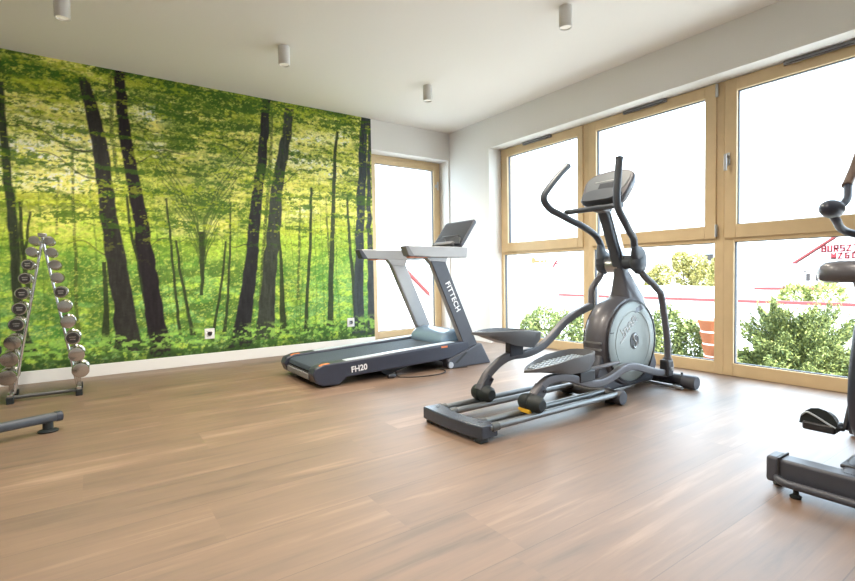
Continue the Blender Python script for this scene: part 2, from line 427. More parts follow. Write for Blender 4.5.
# (frame outer y0, y1), lower pane (y0, y1), sash (y0, y1), upper pane (y0, y1), handle y or None, hinge y or None, vent
MODS = [((-0.766, -2.068), (-0.818, -2.005), (-0.810, -2.012), (-0.906, -1.942), None, None, (-1.19, -1.61)),
        ((-2.068, -3.375), (-2.13, -3.302), (-2.118, -3.318), (-2.172, -3.229), None, -3.325, (-2.49, -2.91)),
        ((-3.375, -4.685), (-3.449, -4.620), (-3.385, -4.640), (-3.471, -4.560), -3.412, None, (-3.79, -4.21)),
        ((-4.685, -5.98), (-4.755, -5.915), (-4.70, -5.935), (-4.79, -5.85), None, None, (-5.1, -5.5))]  # fourth module is unseen, added to let in more daylight
ZB, ZT0, ZT1, ZS0, ZS1, ZG0, ZG1 = 0.100, 1.087, 1.124, 1.119, 2.380, 1.225, 2.284
for i, (fo, lp, sa, upn, hy, gy, vt) in enumerate(MODS):
    bm = NB()
    box(bm, FX0, FX1, fo[1], lp[1], 0, LINT); box(bm, FX0, FX1, lp[0], fo[0], 0, LINT)
    box(bm, FX0, FX1, lp[1], lp[0], 0, ZB); box(bm, FX0, FX1, lp[1], lp[0], ZT0, ZT1)
    box(bm, FX0, FX1, lp[1], lp[0], ZS1 - 0.01, LINT)
    fr_o = struct(emit('window_%d' % (i + 1), bm, M['timber'], loc=(FX0, (fo[0] + fo[1]) / 2, 0), bevel=0.003))
    gasket(fr_o, lp[0], lp[1], ZB, ZT0); pane(fr_o, lp[0] - 0.002, lp[1] + 0.002, ZB + 0.002, ZT0 - 0.002)
    bm = NB(); x0, x1 = FX0 - 0.016, FX1 - 0.02
    box(bm, x0, x1, sa[1], upn[1], ZS0, ZS1); box(bm, x0, x1, upn[0], sa[0], ZS0, ZS1)
    box(bm, x0, x1, upn[1], upn[0], ZS0, ZG0); box(bm, x0, x1, upn[1], upn[0], ZG1, ZS1)
    so = emit('sash', bm, M['timber'], fr_o, bevel=0.004)
    gasket(so, upn[0], upn[1], ZG0, ZG1, FX0 + 0.01); pane(so, upn[0] - 0.002, upn[1] + 0.002, ZG0 + 0.002, ZG1 - 0.002)
    bm = NB(); box(bm, FX0 - 0.045, FX0 - 0.016, vt[1], vt[0], 2.352, 2.382)
    vo = emit('trickle_vent', bm, M['dsilver'], fr_o, bevel=0.004)
    bm = NB(); box(bm, FX0 - 0.047, FX0 - 0.0445, vt[1] + 0.02, vt[0] - 0.02, 2.3535, 2.3585)
    emit('slot', bm, M['black'], vo)
    if hy:
        bm = NB(); box(bm, x0 - 0.012, x0, hy - 0.014, hy + 0.014, 1.70, 1.80)
        lathe(bm, [(0.010, 0), (0.010, 0.045)], (x0 - 0.055, hy, 1.775), 'x', 14)
        box(bm, x0 - 0.06, x0 - 0.042, hy - 0.010, hy + 0.010, 1.655, 1.785)
        emit('window_handle', bm, M['steel'], so, bevel=0.003)
    if gy:
        for z in (2.32, 1.185):
            bm = NB(); lathe(bm, [(0.011, -0.05), (0.011, 0.05)], (x0 - 0.006, gy, z), 'z', 12)
            emit('hinge', bm, M['steel'], so)
# tall window in the mural wall
FY0, FY1 = 0.20, 0.28
bm = NB()
box(bm, -1.19, -1.13, FY0, FY1, 0, LINT); box(bm, -0.075, -0.021, FY0, FY1, 0, LINT)
box(bm, -1.13, -0.075, FY0, FY1, 0, 0.05); box(bm, -1.13, -0.075, FY0, FY1, 2.345, LINT)
w5 = struct(emit('window_5', bm, M['timber'], loc=(-0.6, FY0, 0), bevel=0.003))
bm = NB(); y0, y1 = FY0 - 0.016, FY1 - 0.02
box(bm, -1.128, -1.04, y0, y1, 0.052, 2.342); box(bm, -0.135, -0.065, y0, y1, 0.052, 2.342)
box(bm, -1.04, -0.135, y0, y1, 0.052, 0.13); box(bm, -1.04, -0.135, y0, y1, 2.275, 2.342)
so = emit('sash', bm, M['timber'], w5, bevel=0.004)
bm = NB(); box(bm, -1.04, -0.135, FY0 + 0.03, FY0 + 0.042, 0.13, 2.275); emit('glass_pane', bm, M['glass'], so)
bm = NB(); w = 0.008
box(bm, -1.04, -1.04 + w, FY0 + 0.005, FY0 + 0.029, 0.13, 2.275); box(bm, -0.135 - w, -0.135, FY0 + 0.005, FY0 + 0.029, 0.13, 2.275)
box(bm, -1.04 + w, -0.135 - w, FY0 + 0.005, FY0 + 0.029, 0.13, 0.13 + w); box(bm, -1.04 + w, -0.135 - w, FY0 + 0.005, FY0 + 0.029, 2.275 - w, 2.275)
emit('gasket', bm, M['gasket'], so)
bm = NB(); lathe(bm, [(0.012, -0.055), (0.012, 0.055)], (-0.07, y0 - 0.008, 2.07), 'z', 12)
box(bm, -0.115, -0.07, y0 - 0.008, y0, 2.045, 2.085); emit('hinge', bm, M['steel'], so)

# ---------------------------------------------------------------- forest mural
def build_mural():
    X0, X1, Z0, Z1, ST = -5.9, -1.197, 0.106, 2.747, 0.0075
    nx, nz_ = int((X1 - X0) / ST), int((Z1 - Z0) / ST)
    xs = np.linspace(X0, X1, nx); zs = np.linspace(Z0, Z1, nz_)
    X, Z = np.meshgrid(xs, zs)
    rng = np.random.default_rng(11)
    def vnoise(cx_, cz_, ox=0.0):
        gx, gz = (X - X0 + 3 + ox) / cx_, (Z + 3) / cz_
        tbl = rng.random((int(gz.max()) + 3, int(gx.max()) + 3))
        ix, iz = gx.astype(int), gz.astype(int); fx_, fz_ = gx - ix, gz - iz
        fx_ = fx_ * fx_ * (3 - 2 * fx_); fz_ = fz_ * fz_ * (3 - 2 * fz_)
        return (tbl[iz, ix] * (1 - fx_) + tbl[iz, ix + 1] * fx_) * (1 - fz_) + (tbl[iz + 1, ix] * (1 - fx_) + tbl[iz + 1, ix + 1] * fx_) * fz_
    def fbm(cx_, cz_, o=4, g=0.55):
        a, s, tot = 1.0, 0, 0
        for k in range(o):
            s = s + a * vnoise(cx_, cz_, rng.random() * 2); tot += a; a *= g; cx_ /= 2; cz_ /= 2
        return s / tot
    def ss(a, b, v_): t_ = np.clip((v_ - a) / (b - a), 0, 1); return t_ * t_ * (3 - 2 * t_)
    T = (Z - 0.105) / 2.645
    K = [0, .05, .10, .18, .30, .42, .55, .66, .76, .86, .94, 1.0]
    R_ = [58, 84, 98, 114, 136, 176, 228, 246, 246, 234, 180, 124]
    G_ = [78, 124, 150, 166, 182, 206, 232, 240, 236, 226, 186, 142]
    B_ = [48, 62, 78, 86, 80, 66, 84, 112, 120, 112, 66, 44]
    C = np.stack([np.interp(T, K, q) for q in (R_, G_, B_)], -1)
    def mixc(mask, col): 
        nonlocal C
        C = C * (1 - mask[..., None]) + np.array(col, float) * mask[..., None]
    def gauss(x_, z_, sx, sz): return np.exp(-((X - x_) / sx) ** 2 - ((Z - z_) / sz) ** 2)
    # yellow sun haze between the crowns
    big = fbm(0.5, 0.12, 4)
    mixc(0.9 * ss(.40, .62, big) * ss(.36, .56, T), (255, 242, 130))
    for x_, z_, sx, sz, k in ((-4.45, 1.93, .28, .10, 1), (-4.36, 1.78, .35, .10, 1), (-4.2, 1.70, .3, .09, .9), (-3.96, 2.45, .12, .10, .8),
                              (-4.1, 2.1, .22, .12, .8), (-4.2, 2.27, .3, .08, .8), (-3.52, 2.38, .14, .12, .9), (-3.50, 2.1, .10, .12, .6), (-1.97, 2.36, .2, .09, .9),
                              (-1.72, 2.06, .3, .10, .9), (-1.55, 2.45, .16, .10, .8), (-2.06, 2.2, .2, .14, .7), (-1.99, 1.62, .3, .12, .6),
                              (-3.0, 1.36, .16, .08, .6), (-3.3, 1.36, .16, .08, .6), (-3.05, 2.02, .5, .05, .35), (-2.36, 2.1, .08, .14, .7), (-5.0, 1.9, .4, .2, .9)):
        n_ = fbm(0.09, 0.05, 3)
        mixc(np.clip(k * gauss(x_, z_, sx, sz) * ss(.22, .48, n_) * 1.5, 0, 1), (255, 255, 236))
    # mid green underwood
    u1 = fbm(0.22, 0.09, 5)
    mixc(0.55 * ss(.48, .62, u1) * ss(.60, .30, T), (72, 132, 44))
    mixc(0.8 * ss(.50, .64, fbm(0.12, 0.05, 4)) * ss(.72, .40, T), (190, 222, 76))
    mixc(0.6 * ss(.54, .66, fbm(0.08, 0.04, 3)) * ss(.42, .10, T), (166, 218, 124))
    # horizontal leaf layers of the crowns, soft
    lay = .7 * fbm(0.60, 0.075, 5, .6) + .3 * fbm(.05, .03, 3)
    mixc(.75 * ss(.515, .59, lay + .05 * ss(.8, .97, T)) * ss(.36, .56, T), (170, 178, 48))
    lay2 = .66 * fbm(0.55, 0.065, 5, .6) + .34 * fbm(.04, .025, 3)
    mixc(.85 * ss(.54, .60, lay2 + .06 * ss(.8, .97, T)) * ss(.40, .60, T), (46, 74, 20))
    # centre thicket
    cen = np.exp(-((X + 3.12) / 0.55) ** 4) * ss(.30, .5, T)
    mixc(0.75 * cen * ss(.40, .58, fbm(0.16, 0.07, 4)), (62, 96, 26))
    mixc(0.35 * np.exp(-((X + 3.12) / 0.45) ** 4) * ss(.42, .5, T) * ss(.78, .66, T), (70, 92, 40))
    low = np.exp(-((X + 3.35) / 1.20) ** 4) * ss(.42, .30, T) * ss(.06, .12, T)
    mixc(.70 * low * ss(.36, .58, fbm(.14, .07, 4)), (64, 92, 36))
    # distant slim trunks
    def trunk(pts, col, soft=0.006, k=1.0, wob=0.0, wm=1.0):
        p_ = sorted(pts, key=lambda q: q[1])
        z_ = [q[1] for q in p_]
        cx_ = np.interp(zs, z_, [q[0] for q in p_]); ww = np.interp(zs, z_, [q[2] for q in p_]) * wm
        inside = ((zs >= z_[0]) & (zs <= z_[-1] + 0.03)).astype(float)
        base_flare = 1 + 0.5 * np.exp(-(zs - z_[0]) / 0.05)
        d = np.abs(X - cx_[:, None] - wob * (fbm(.3, .12, 2) - .5)) - (ww * base_flare / 2)[:, None]
        m_ = np.clip(0.5 - d / soft, 0, 1) * inside[:, None] * k
        bark = fbm(0.02, 0.12, 3)
        nonlocal C
        cc = np.array(col, float)[None, None] * (0.72 + 0.56 * bark[..., None])
        C = C * (1 - m_[..., None]) + cc * m_[..., None]
    for k in range(46):
        x_ = rng.uniform(-5.8, -1.25); zt = rng.uniform(0.9, 2.2); w_ = rng.uniform(.008, .02)
        trunk([(x_ + rng.normal(0, .06), zt, w_ * .6), (x_, rng.uniform(.25, .36), w_)], (78, 108, 44), k=.55, wob=.03)
    TR = {'e1': [(-4.133, 1.99, .021), (-4.143, 1.298, .021), (-4.15, .4, .03)], 'e2': [(-4.239, 1.722, .014), (-4.269, 1.251, .014)],
          'e3': [(-3.834, 2.696, .03), (-3.838, 2.118, .03), (-3.804, 1.763, .023)], 'e4': [(-2.389, 2.537, .027), (-2.425, 2.002, .032), (-2.536, 1.041, .032), (-2.58, .4, .04)],
          'e5': [(-2.102, 1.707, .023), (-2.154, .598, .029)], 'd5': [(-1.794, 1.73, .025), (-1.781, 1.273, .025), (-1.753, .927, .037)]}
    for q in TR.values(): trunk(q, (74, 86, 42), k=.85, wob=.02)
    # fine leaf speckle
    fine = fbm(0.035, 0.022, 3, .7); vf = fbm(0.018, 0.014, 2, .8)
    lv = .5 * fine + .5 * vf
    mixc(ss(.53, .62, lv) * (.22 + .36 * ss(.40, .7, T)), (78, 112, 28))
    lv = .5 * fbm(.03, .02, 3, .7) + .5 * fbm(.015, .012, 2)
    mixc(ss(.55, .64, lv) * .55, (226, 232, 104))
    lv = .5 * fbm(.03, .02, 3, .7) + .5 * fbm(.015, .012, 2)
    mixc(ss(.55, .64, lv) * .5 * ss(.55, .2, T), (60, 112, 40))
    for x_, z_, sx, sz, k in ((-4.40, 1.90, .32, .12, 1), (-4.2, 1.72, .35, .10, 1), (-4.05, 2.12, .25, .10, .8), (-4.25, 2.30, .30, .09, .8), (-3.52, 2.33, .12, .16, .8),
                              (-1.75, 2.06, .32, .12, 1), (-1.56, 2.42, .16, .12, .9), (-1.98, 2.34, .2, .10, .9), (-2.0, 1.66, .3, .12, .8), (-2.36, 2.05, .07, .3, .7),
                              (-3.1, 2.02, .45, .05, .6), (-3.30, 1.38, .12, .10, .7), (-2.94, 1.38, .12, .10, .7), (-1.55, 1.7, .2, .14, .7), (-4.3, 1.35, .3, .12, .6), (-3.46, 1.6, .1, .12, .5), (-2.76, 1.6, .1, .12, .5)):
        mixc(np.clip(k * gauss(x_, z_, sx, sz) * 1.2 * ss(.42, .56, .5 * fbm(.07, .035, 3) + .5 * fbm(.025, .018, 2)), 0, 1), (255, 244, 128))
    TM = {'L1': [(-4.498, 1.491, .019), (-4.5, 1.244, .026), (-4.489, 1.02, .032), (-4.461, .702, .033)],
          'L2': [(-4.436, 1.412, .016), (-4.463, 1.203, .019), (-4.487, 1.078, .019)],
          'a1': [(-3.74, 1.6, .02), (-3.726, 1.314, .024), (-3.671, 1.039, .032), (-3.619, .664, .041), (-3.58, .331, .05)],
          'a2': [(-3.936, .993, .03), (-3.931, .678, .038), (-3.945, .272, .06)],
          'c1': [(-3.42, 1.6, .016), (-3.399, 1.279, .021), (-3.378, .846, .022), (-3.343, .31, .026)], 'c2': [(-3.35, 1.2, .02), (-3.316, .894, .026), (-3.272, .599, .027), (-3.228, .3, .036)],
          'c3': [(-2.90, 1.2, .018), (-2.943, .837, .024), (-2.999, .535, .024), (-3.044, .284, .028)], 'c4': [(-2.84, 1.6, .014), (-2.856, 1.143, .02), (-2.891, .631, .024), (-2.939, .306, .029)],
          'c0': [(-3.121, 1.288, .055), (-3.125, .99, .046), (-3.134, .692, .02)],
          'd1': [(-1.971, 1.828, .03), (-2.0, 1.155, .035), (-2.05, .593, .035), (-2.071, .234, .047)],
          'd2': [(-1.64, 2.5, .03), (-1.669, 2.314, .038), (-1.713, 1.505, .05), (-1.755, .812, .062), (-1.781, .279, .075)],
          'd3': [(-1.53, 1.749, .026), (-1.505, 1.162, .039), (-1.464, .686, .053), (-1.446, .326, .053)],
          'd4': [(-2.36, 1.5, .02), (-2.332, 1.042, .033), (-2.333, .606, .055), (-2.321, .244, .078)]}
    for q in TM.values(): trunk(q, (42, 50, 32), k=.92, wob=.015)
    # the arching branches of the centre thicket
    for sgn in (-1, 1):
        for k in range(9):
            x0_ = -3.122 + sgn * 0.02; zt = 1.25 + 0.13 * k; sp = 0.10 + 0.05 * k
            zz = np.linspace(1.0 + 0.04 * k, zt, 8)
            trunk([(x0_ + sgn * sp * ((z_ - zz[0]) / (zz[-1] - zz[0])) ** 1.6, z_, .010) for z_ in zz], (56, 72, 34), soft=.008, k=.7, wob=.03)
    def hbranch(x0_, z0_, x1_, z1_, w_):
        t_ = np.clip((X - x0_) / (x1_ - x0_), 0, 1)
        zc = z0_ + (z1_ - z0_) * t_ + 0.04 * np.sin(t_ * 7 + x0_ * 9)
        m_ = np.clip(.5 - (np.abs(Z - zc) - w_ * (1 - .7 * t_)) / .006, 0, 1) * ((X - x0_) * (X - x1_) < 0)
        mixc(m_ * .8, (52, 60, 34))
    for q in ((-3.70, 1.95, -3.2, 2.12, .008), (-2.52, 2.02, -3.0, 2.2, .008), (-3.93, 1.98, -4.5, 2.14, .010), (-3.9, 1.75, -4.4, 1.95, .008),
              (-3.62, 1.15, -3.25, 1.28, .007), (-2.66, 1.15, -3.0, 1.28, .007), (-2.3, 1.9, -1.9, 2.1, .007), (-3.84, 1.1, -4.2, 1.2, .008),
              (-1.34, 1.9, -1.7, 2.1, .007), (-1.4, 1.2, -1.65, 1.35, .006)): hbranch(*q)
    # big trunks
    BIG = {'L0': [(-4.588, 2.452, .043), (-4.579, 2.012, .05), (-4.563, 1.609, .05), (-4.55, 1.267, .057), (-4.542, .789, .057), (-4.52, .496, .065), (-4.496, .268, .085)],
           'A': [(-4.023, 2.60, .07), (-3.984, 2.411, .09), (-3.932, 2.109, .10), (-3.909, 1.798, .108), (-3.891, 1.433, .118), (-3.836, 1.02, .138), (-3.795, .644, .15), (-3.77, .19, .185)],
           'B': [(-3.763, 2.792, .070), (-3.747, 2.347, .078), (-3.706, 1.928, .09), (-3.658, 1.557, .10), (-3.603, 1.07, .12), (-3.559, .628, .13), (-3.504, .12, .155)],
           'Bm': [(-2.442, 2.759, .075), (-2.503, 2.131, .085), (-2.578, 1.63, .10), (-2.641, 1.077, .114), (-2.714, .586, .133), (-2.788, .13, .175)],
           'Am': [(-2.198, 2.66, .085), (-2.268, 2.224, .10), (-2.364, 1.774, .115), (-2.423, 1.202, .131), (-2.48, .72, .14), (-2.526, .19, .175)],
           'R7': [(-1.28, 2.757, .095), (-1.329, 2.065, .095), (-1.369, 1.367, .101), (-1.408, .684, .108), (-1.418, .14, .14)],
           'R8': [(-1.202, 2.77, .041), (-1.237, 2.131, .041), (-1.246, 1.408, .055), (-1.24, .801, .083), (-1.235, .13, .098)],
           'O1': [(-5.2, 2.7, .09), (-5.15, 1.4, .11), (-5.1, .2, .15)], 'O2': [(-5.6, 2.7, .07), (-5.62, .2, .12)]}
    CB = {'A': (44, 43, 40), 'Am': (54, 58, 50), 'L0': (48, 55, 40), 'R7': (48, 55, 56), 'R8': (54, 58, 60), 'B': (33, 29, 32), 'Bm': (36, 36, 38)}
    for n_, q in BIG.items(): trunk(q, CB.get(n_, (56, 54, 50)), soft=.01, wob=.03, wm=1.12)
    # a few dark sprays hang in front of the trunks
    fine = fbm(0.035, 0.022, 3, .7); vf = fbm(0.018, 0.014, 2, .8)
    sp = .62 * fbm(0.42, 0.06, 5, .6) + .38 * fine
    mixc(ss(.575, .61, sp + .03 * ss(.8, .97, T)) * .75 * ss(.30, .5, T), (58, 92, 24))
    sp = .55 * fbm(0.36, 0.06, 5, .6) + .45 * fbm(.03, .02, 3)
    mixc(ss(.60, .64, sp) * .6 * ss(.30, .5, T), (170, 186, 44))
    # crown at the top left edge
    top_l = ss(2.48, 2.58, Z + .14 * (fbm(.2, .1, 3) - .5)) * ss(-3.95, -4.15, X) * ss(2.75, 2.66, Z + .05 * fbm(.06, .05, 2))
    mixc(top_l * ss(.42, .56, .5 * fine + .5 * vf) * .9, (46, 84, 18))
    # grass along the ground
    gr = ss(.10, .045, T + .05 * (fbm(.3, .05, 3) - .5))
    mixc(gr * .9 * ss(.42, .60, fbm(.03, .03, 3)), (54, 84, 36))
    mixc(ss(.115, .08, T) * ss(.02, .05, T) * ss(.48, .62, fbm(.04, .025, 3)) * .85, (150, 200, 84))
    mixc(ss(.035, .0, T) * .5, (40, 62, 30))
    C = np.clip(255 * (C / 255) ** .92 * (1.0 + 0.25 * (vf[..., None] - .5)), 0, 255) / 255
    lin = np.where(C <= .04045, C / 12.92, ((C + .055) / 1.055) ** 2.4)
    lin = np.clip(lin, .004, .92)
    n = nx * nz_
    me = bpy.data.meshes.new('forest_mural')
    co = np.stack([X.ravel() - X1, np.full(n, -0.004), Z.ravel() - Z0], -1)
    # front sheet + a back row so the sheet has thickness at its rim
    ii = np.arange(n).reshape(nz_, nx)
    q = np.stack([ii[:-1, :-1], ii[:-1, 1:], ii[1:, 1:], ii[1:, :-1]], -1).reshape(-1, 4)
    bx = np.array([(X0 - X1, 0, 0), (0, 0, 0), (0, 0, Z1 - Z0), (X0 - X1, 0, Z1 - Z0)])
    bx[:, 1] = -0.001; co = np.vstack([co, bx])
    rim = np.array([[ii[0, 0], n, n + 1, ii[0, -1]], [ii[0, -1], n + 1, n + 2, ii[-1, -1]], [ii[-1, -1], n + 2, n + 3, ii[-1, 0]], [ii[-1, 0], n + 3, n, ii[0, 0]], [n, n + 3, n + 2, n + 1]])
    q = np.vstack([q, rim])
    me.vertices.add(len(co)); me.vertices.foreach_set('co', co.ravel())
    me.loops.add(q.size); me.loops.foreach_set('vertex_index', q.ravel().astype(np.int32))
    me.polygons.add(len(q)); me.polygons.foreach_set('loop_start', np.arange(0, q.size, 4, dtype=np.int32))
    me.update(calc_edges=True); me.validate()
    at = me.attributes.new('print', 'FLOAT_COLOR', 'POINT')
    cc = np.ones((len(co), 4), np.float32); cc[:n, :3] = lin.reshape(-1, 3); cc[n:, :3] = .1
    at.data.foreach_set('color', cc.ravel())
    m = bpy.data.materials.new('mural_print'); m.use_nodes = True
    nt = m.node_tree; p = nt.nodes['Principled BSDF']
    a = nt.nodes.new('ShaderNodeAttribute'); a.attribute_name = 'print'
    nt.links.new(a.outputs['Color'], p.inputs['Base Color'])
    p.inputs['Roughness'].default_value = 0.45; p.inputs['Specular IOR Level'].default_value = 0.25
    me.materials.append(m)
    o = bpy.data.objects.new('forest_mural', me); o.location = (X1, 0, Z0); COL.objects.link(o)
    return tag(o, 'wall-wide photo mural of a sunlit green beech forest on the left wall', 'mural')
build_mural()

# sockets on the mural
def socket(x, z, label):
    t = root('wall_socket', label, 'socket', (x, -0.004, z), 'white sockets on the mural wall')
    bm = NB(); box(bm, x - 0.046, x + 0.046, -0.014, -0.0045, z - 0.052, z + 0.052); emit('cover_plate', bm, M['white'], t, bevel=0.003)
    bm = NB(); lathe(bm, [(0.030, 0), (0.030, -0.003), (0.024, -0.003), (0.024, 0.0)], (x, -0.0142, z), 'y', 24); emit('socket_ring', bm, M['white'], t)
    bm = NB(); box(bm, x - 0.026, x - 0.018, -0.0165, -0.0142, z - 0.03, z + 0.03); box(bm, x - 0.012, x + 0.014, -0.0165, -0.0142, z + 0.018, z + 0.026)
    box(bm, x - 0.012, x + 0.010, -0.0165, -0.0142, z - 0.006, z + 0.002); emit('symbol', bm, M['steel'], t)
socket(-3.077, 0.302, 'white wall socket low on the mural between the two large leaning trunks')
socket(-1.520, 0.304, 'white wall socket low on the mural beside its right edge, left of the treadmill handle')

# ---------------------------------------------------------------- ceiling spotlights
def spot_lamp(x, y, label, group='ceiling spotlights'):
    t = root('ceiling_spotlight', label, 'lamp', (x, y, H), group)
    bm = NB(); lathe(bm, [(0.046, 0.0), (0.046, -0.143), (0.043, -0.148), (0.038, -0.148), (0.036, -0.135)], (x, y, H), 'z', 28); emit('lamp_body', bm, M['lamp'], t)
    bm = NB(); lathe(bm, [(0.0355, 0), (0.0355, -0.006), (0.02, -0.011), (0.0, -0.012)], (x, y, H - 0.132), 'z', 24); emit('lamp_lens', bm, M['lens'], t)
    l = bpy.data.lights.new('spot_light', 'SPOT'); l.energy = LAMP_POWER; l.color = (1.0, 0.90, 0.76)
    l.spot_size = math.radians(150); l.spot_blend = 0.9; l.shadow_soft_size = 0.04
    o = bpy.data.objects.new('spot_light', l); o.parent = t; o.location = (0, 0, -0.16); COL.objects.link(o)
spot_lamp(-4.137, -1.17, 'white cylinder ceiling spotlight above the dumbbell rack, leftmost of those in view')
spot_lamp(-2.675, -1.255, 'white cylinder ceiling spotlight between the mural and the treadmill, second from the left')
spot_lamp(-1.202, -1.212, 'white cylinder ceiling spotlight nearest the room corner above the treadmill console')
spot_lamp(-1.211, -2.934, 'white cylinder ceiling spotlight above the elliptical trainer, rightmost of those in view')
for x, y in ((-2.675, -2.934), (-4.137, -2.934), (-2.675, -4.65), (-4.137, -4.65)):  # extra unseen lamps, added to give the room warm fill
    spot_lamp(x, y, 'white cylinder ceiling spotlight overhead, added out of view for warm fill')

# ---------------------------------------------------------------- treadmill
def treadmill():
    YN, YR = -1.74, -0.98
    t = root('treadmill', 'dark motorised treadmill with grey handrails and tilted console in front of the forest mural', 'treadmill', (-1.8, -1.36, 0))
    side = [(-2.66, .045), (-2.60, .012), (-2.47, .010), (-2.40, .060), (-1.40, .088), (-1.15, .095), (-1.13, .16), (-1.15, .232), (-1.25, .231), (-2.02, .199), (-2.59, .180), (-2.665, .158), (-2.685, .11)]
    for a, b in ((YN, YN + .115), (YR - .115, YR)):
        bm = NB(); prism(bm, side, a, b); so = emit('side_rail', bm, M['navy'], t, bevel=.012, seg=3)
        yy = (a + b) / 2
        bm = NB(); prism(bm, [(-2.40, .1835), (-1.30, .2295), (-1.30, .2350), (-2.40, .1890)], yy - .038, yy + .040); emit('foot_rail', bm, M['strip'], so, bevel=.003)
        bm = NB(); prism(bm, [(-2.62, .1700), (-2.59, .1797), (-2.54, .1822), (-2.54, .1832), (-2.59, .1812), (-2.622, .1715)], yy - .045, yy - .012); emit('corner_sticker', bm, M['orange'], so)
    sr = [o for o in t.children if o.name.startswith('side_rail')][0]
    m = frame_mtx((-2.365, YN - .0006, .0925), (1, 0, .07), (0, 0, 1))
    lettering('FH20', .066, m, M['letters'], sr, spacing=1.0)
    bm = NB(); box(bm, -1.47, -1.40, YN - .0012, YN + .001, .196, .212); emit('warning_sticker', bm, M['orange'], sr)
    bm = NB(); prism(bm, [(-2.655, .115), (-2.64, .148), (-2.60, .163), (-1.30, .212), (-1.30, .185), (-2.60, .135), (-2.62, .11)], YN + .118, YR - .118); emit('running_belt', bm, M['belt'], t, bevel=.006)
    bm = NB(); prism(bm, [(-2.65, .04), (-2.66, .105), (-2.61, .125), (-1.3, .17), (-1.3, .11), (-2.58, .035)], YN + .117, YR - .117); emit('deck', bm, M['black'], t)
    bm = NB(); prism(bm, [(-2.672, .055), (-2.672, .095), (-2.655, .10), (-2.655, .05)], YN + .14, YR - .14); emit('rear_cover', bm, M['dsilver'], t, bevel=.003)
    for y in (YN + .09, YR - .09):
        bm = NB(); lathe(bm, [(.022, 0), (.022, .03)], (-2.56, y, .0), 'z', 16); emit('foot', bm, M['rubber'], t)
    # front base
    base = [(-1.414, .080), (-1.395, .0), (-.89, .0), (-1.005, .200), (-1.05, .195)]
    for a, b in ((YN - .02, YN + .08), (YR - .08, YR + .02)):
        bm = NB(); prism(bm, base, a, b); bo = emit('base_frame', bm, M['charcoal'], t, bevel=.010)
        yy = a - .0006 if a < -1.3 else b + .0006
        bm = NB(); prism(bm, [(-1.335, .045), (-1.30, .045), (-1.185, .128), (-1.20, .140)], yy - .001, yy + .001); emit('slot', bm, M['black'], bo)
        bm = NB(); lathe(bm, [(.028, -.012), (.028, .012)], (-1.385, yy, .035), 'y', 18); emit('transport_wheel', bm, M['steel'], bo)
    bm = NB(); box(bm, -1.30, -1.22, YN + .08, YR - .08, .02, .10); emit('cross_beam', bm, M['black'], t, bevel=.006)
    bm = NB(); prism(bm, [(-2.02, .03), (-1.98, .0), (-1.94, .0), (-1.70, .055), (-1.42, .075), (-1.42, .10), (-2.02, .062)], YN + .13, YR - .13); emit('lift_frame', bm, M['black'], t, bevel=.006)
    # motor hood between the rails
    hood = [(-1.385, .205), (-1.375, .265), (-1.32, .318), (-1.22, .338), (-1.11, .322), (-1.04, .27), (-1.02, .18), (-1.02, .11), (-1.3, .11)]
    bm = NB(); prism(bm, hood, YN + .105, YR - .105); emit('motor_hood', bm, M['hood'], t, bevel=.03, seg=4)
    # uprights
    for sgn, y0 in ((1, YN), (-1, YR)):
        ya, yb = (y0 + .012, y0 + .070) if sgn > 0 else (y0 - .070, y0 - .012)
        bar = [(-1.185, .150), (-1.035, .200), (-1.40, .985), (-1.575, 1.00)]
        bm = NB(); prism(bm, bar, ya, yb); uo = emit('upright', bm, M['silver'], t, bevel=.014, seg=3)
        yo = (y0 + .0005, y0 + .013) if sgn > 0 else (y0 - .013, y0 - .0005)
        bm = NB(); prism(bm, [(-1.182, .155), (-1.045, .200), (-1.408, .975), (-1.570, .985)], *yo); co = emit('upright_cover', bm, M['charcoal'], uo, bevel=.005)
        if sgn > 0:
            d = Vector((-1.11 + 1.487, 0, .18 - .98)).normalized()
            n = Vector((d.z, 0, -d.x)) * -1
            p0 = Vector((-1.487, 0, .98)) + d * .21 - n * .018
            lettering('FITTECH', .072, frame_mtx((p0.x, y0 - .0004, p0.z), d, n), M['letters'], co, spacing=1.12)
        bm = NB(); prism(bm, [(-1.62, 1.02), (-1.555, .955), (-1.40, .945), (-1.375, 1.02)], ya - .004, yb + .004); emit('gusset', bm, M['silver'], uo, bevel=.006)
        # handrail
        hy = (y0 - .012, y0 + .075) if sgn > 0 else (y0 - .075, y0 + .012)
        ox = .022 if sgn > 0 else -.06
        bm = NB(); prism(bm, [(-1.835 + ox, 1.030), (-1.858 + ox, 1.100), (-1.845 + ox, 1.113), (-1.16, 1.110), (-1.152, 1.095), (-1.165, 1.015), (-1.175, 1.012), (-1.55, 1.012), (-1.80 + ox, 1.022)], *hy)
        ho = emit('handrail', bm, M['silver'], t, bevel=.010, seg=3)
        bm = NB(); prism(bm, [(q_[0] + ox, q_[1]) for q_ in [(-1.832, 1.024), (-1.868, 1.108), (-1.835, 1.1155), (-1.765, 1.020), (-1.80, 1.019)]], hy[0] - .002, hy[1] + .002); emit('end_cap', bm, M['charcoal'] if sgn < 0 else M['dsilver'], ho, bevel=.006)
        yi = yb if sgn > 0 else ya
        bm = NB(); prism(bm, [(-1.79, 1.010), (-1.56, 1.010), (-1.56, 1.0135), (-1.79, 1.0205)], hy[0] + .02, hy[1] - .02); emit('underside_strip', bm, M['orange'], ho)  # orange strip along the handrail's underside
    bm = NB(); lathe(bm, [(.02, -.012), (.024, 0), (.02, .012)], (-1.245, YR - .082, .262), 'y', 18); box(bm, -1.262, -1.228, YR - .10, YR - .08, .225, .262)
    emit('red_clip', bm, M['red'], t)
